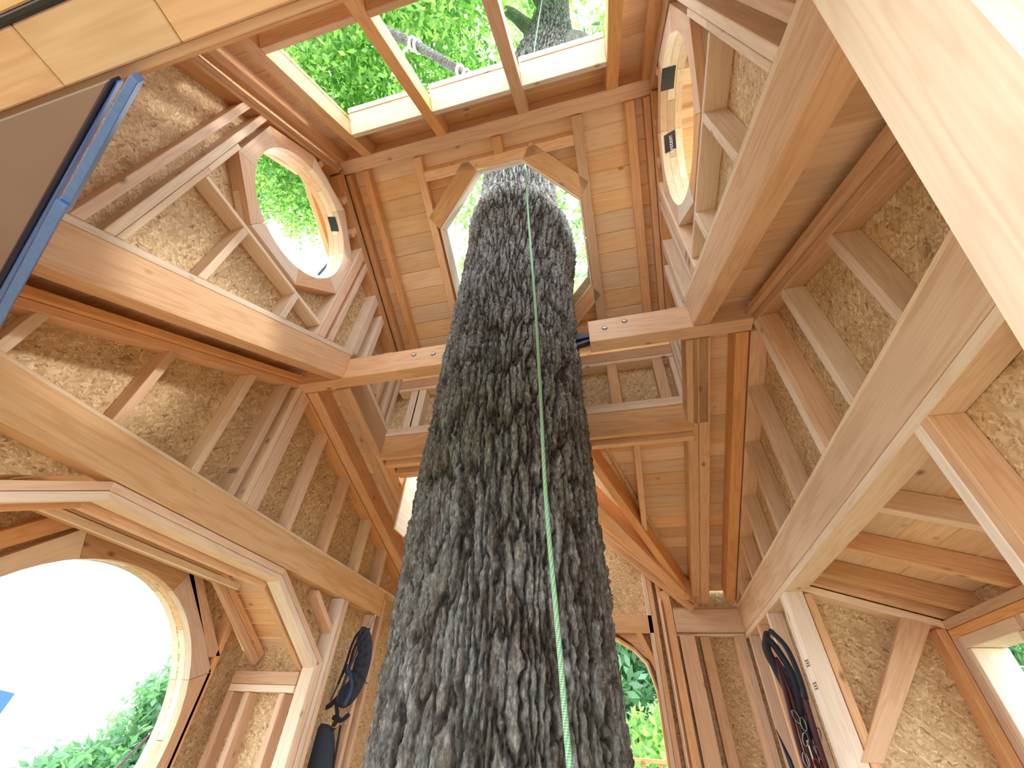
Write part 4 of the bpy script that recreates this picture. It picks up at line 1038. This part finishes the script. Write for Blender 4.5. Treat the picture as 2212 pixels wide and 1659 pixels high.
# ------------------------------------------------------------------ climbing gear on the right wall
gr = empty('rigging_gear', (.80, 3.3, .6), label='dark ropes, maroon straps and carabiners hanging in a bunch on the right wall', cat='climbing gear')
gx, gy = .79, 3.14
tube('rope_loop', smooth_path([(gx, gy + .1, .60), (gx - .03, gy, .56), (gx + .0, gy - .02, .50), (gx + .03, gy - .04, .36), (gx + .01, gy - .02, .20)], 40), .019, 'webbing', gr, seg=10)
tube('rope_loop', smooth_path([(gx - .03, gy, .56), (gx - .05, gy, .50), (gx - .03, gy, .40), (gx + .0, gy, .26), (gx + .02, gy, .10)], 40), .024, 'webbing', gr, seg=10)
tube('strap', smooth_path([(gx + .035, gy - .12, .27), (gx + .03, gy - .11, .12), (gx + .03, gy - .10, -.02)], 14), .012, 'maroon', gr, seg=6)
tube('rope_loop', smooth_path([(gx, gy - .0, .60), (gx + .035, gy - .08, .50), (gx + .04, gy - .12, .36), (gx + .035, gy - .12, .26)], 30), .014, 'webbing', gr, seg=8)
for i, (dx, m_) in enumerate(((-.03, 'maroon'), (-.01, 'maroon'), (.012, 'webbing'), (.03, 'maroon'))):
    tube('strap', smooth_path([(gx - .02, gy - .01, .46), (gx + dx, gy - .03, .30), (gx + dx * 1.4, gy - .02, .08), (gx + dx * 1.2, gy - .02, -.20 - .05 * i)], 24), .012, m_, gr, seg=6)
for i, (dx, dz, m_) in enumerate(((-.02, .19, 'steel'), (.0, .16, 'steel'), (-.015, .10, 'steel'), (.03, .05, 'steel'), (-.04, .02, 'steel'), (.035, -.03, 'red'), (.01, .0, 'red'), (-.01, -.06, 'red'), (.05, .12, 'steel'))):
    carabiner(gr, (gx + dx, gy - .05 - .01 * (i % 3), dz), .028, .012, 'shaded_steel' if m_ == 'steel' else m_, .3 * (i % 3 - 1), .0035, {'steel': 'silver carabiner', 'red': 'red carabiner'}[m_])
# pulley wheel and green handle
def disc(nm, c, r_, t, mat, parent, **kw):
    return tube(nm, [(c[0], c[1] - t / 2, c[2]), (c[0], c[1] - t * .3, c[2]), (c[0], c[1] + t * .3, c[2]), (c[0], c[1] + t / 2, c[2])], [r_ * .85, r_, r_, r_ * .85], mat, parent, seg=20, **kw)
disc('pulley', (gx - .05, gy - .06, -.03), .022, .02, 'steel', gr, label='silver pulley wheel')
disc('pulley', (gx - .015, gy - .06, -.15), .022, .02, 'steel', gr, label='silver pulley wheel')
tube('handle', smooth_path([(gx - .055, gy - .06, -.05), (gx - .065, gy - .06, -.10), (gx - .055, gy - .06, -.16)], 10), [.012, .02, .022, .024, .024, .024, .024, .022, .02, .016, .01][:11], 'teal', gr, seg=12, label='dark green handle')
tube('saw_blade', [(gx - .115, gy + .05, .14), (gx - .095, gy + .04, .02), (gx - .085, gy + .03, -.14)], [.002, .012, .015], 'black_steel', gr, seg=6)
tube('hook', smooth_path([(XR - .002, gy + .1, .62), (gx + .02, gy + .09, .61), (gx, gy + .1, .60)], 6), .004, 'steel', gr, seg=6)

# ------------------------------------------------------------------ lumber grade stamps (unreadable small ink marks)
def stamp(parent, c, u, v, n_, L=.058, h_=.020):
    """c centre, u along the stamp, v across, n_ outward normal"""
    c, u, v, n_ = Vector(c), Vector(u).normalized(), Vector(v).normalized(), Vector(n_).normalized()
    vs, fs = [], []
    def q(u0, u1, v0, v1):
        k = len(vs)
        for a, b in ((u0, v0), (u1, v0), (u1, v1), (u0, v1)): vs.append(c + u * a + v * b + n_ * .0012)
        fs.append((k, k + 1, k + 2, k + 3))
    q(-L / 2, -L / 2 + .003, -h_ * .9, h_ * .9); q(L / 2 - .003, L / 2, -h_ * .9, h_ * .9)
    g = random.Random(int(c.x * 1000) + int(c.z * 977))
    for row in (-.55, 0.0, .55):
        x = -L / 2 + .008
        while x < L / 2 - .012:
            w_ = g.uniform(.003, .009); q(x, x + w_, h_ * row - .0028, h_ * row + .0028); x += w_ + g.uniform(.0015, .003)
    mesh_obj('grade_stamp', vs, fs, 'ink', parent, origin=tuple(c), label='small black ink grade stamp')
stamp(lowR, (XR + .0, 2.838, .395), (0, 1, 0), (0, 0, 1), (-1, 0, 0)); stamp(lowR, (XR + .0, 2.838, .30), (0, 1, 0), (0, 0, 1), (-1, 0, 0))
stamp(wallL, (XL - .045, 1.618, 1.10), (1, 0, 0), (0, 0, 1), (0, -1, 0))
stamp(twR, (TR, 1.40, 2.05), (0, 1, 0), (0, 0, 1), (-1, 0, 0), .045); stamp(twR, (TR, 1.40, 1.98), (0, 1, 0), (0, 0, 1), (-1, 0, 0), .045)
stamp(twL, (TL - .045, 2.097, 1.98), (1, 0, 0), (0, 0, 1), (0, -1, 0), .06)
stamp(lowL, (XL, 2.58, .60), (0, 1, -.4), (0, .4, 1), (1, 0, 0), .05, .014)
stamp(wallR, (XR + .03, .78, zt(.78) + .02), (0, 1, .5), (1, 0, 0), (0, .4, -1), .07)

# ------------------------------------------------------------------ families of like things
for stem_, phrase in (('leafy_tree', 'trees outside the windows'), ('wall_beam', 'laminated beams along the side walls'), ('cross_beam', 'cut cross beams either side of the trunk'),
                      ('roof_beam', 'sloping beams under the raised walls'), ('opening_header', 'headers across the far roof opening'), ('thin_cord', 'thin cords outside the openings')):
    for o in bpy.data.objects:
        if o.parent is None and o.name.split('.')[0] == stem_: o['group'] = phrase
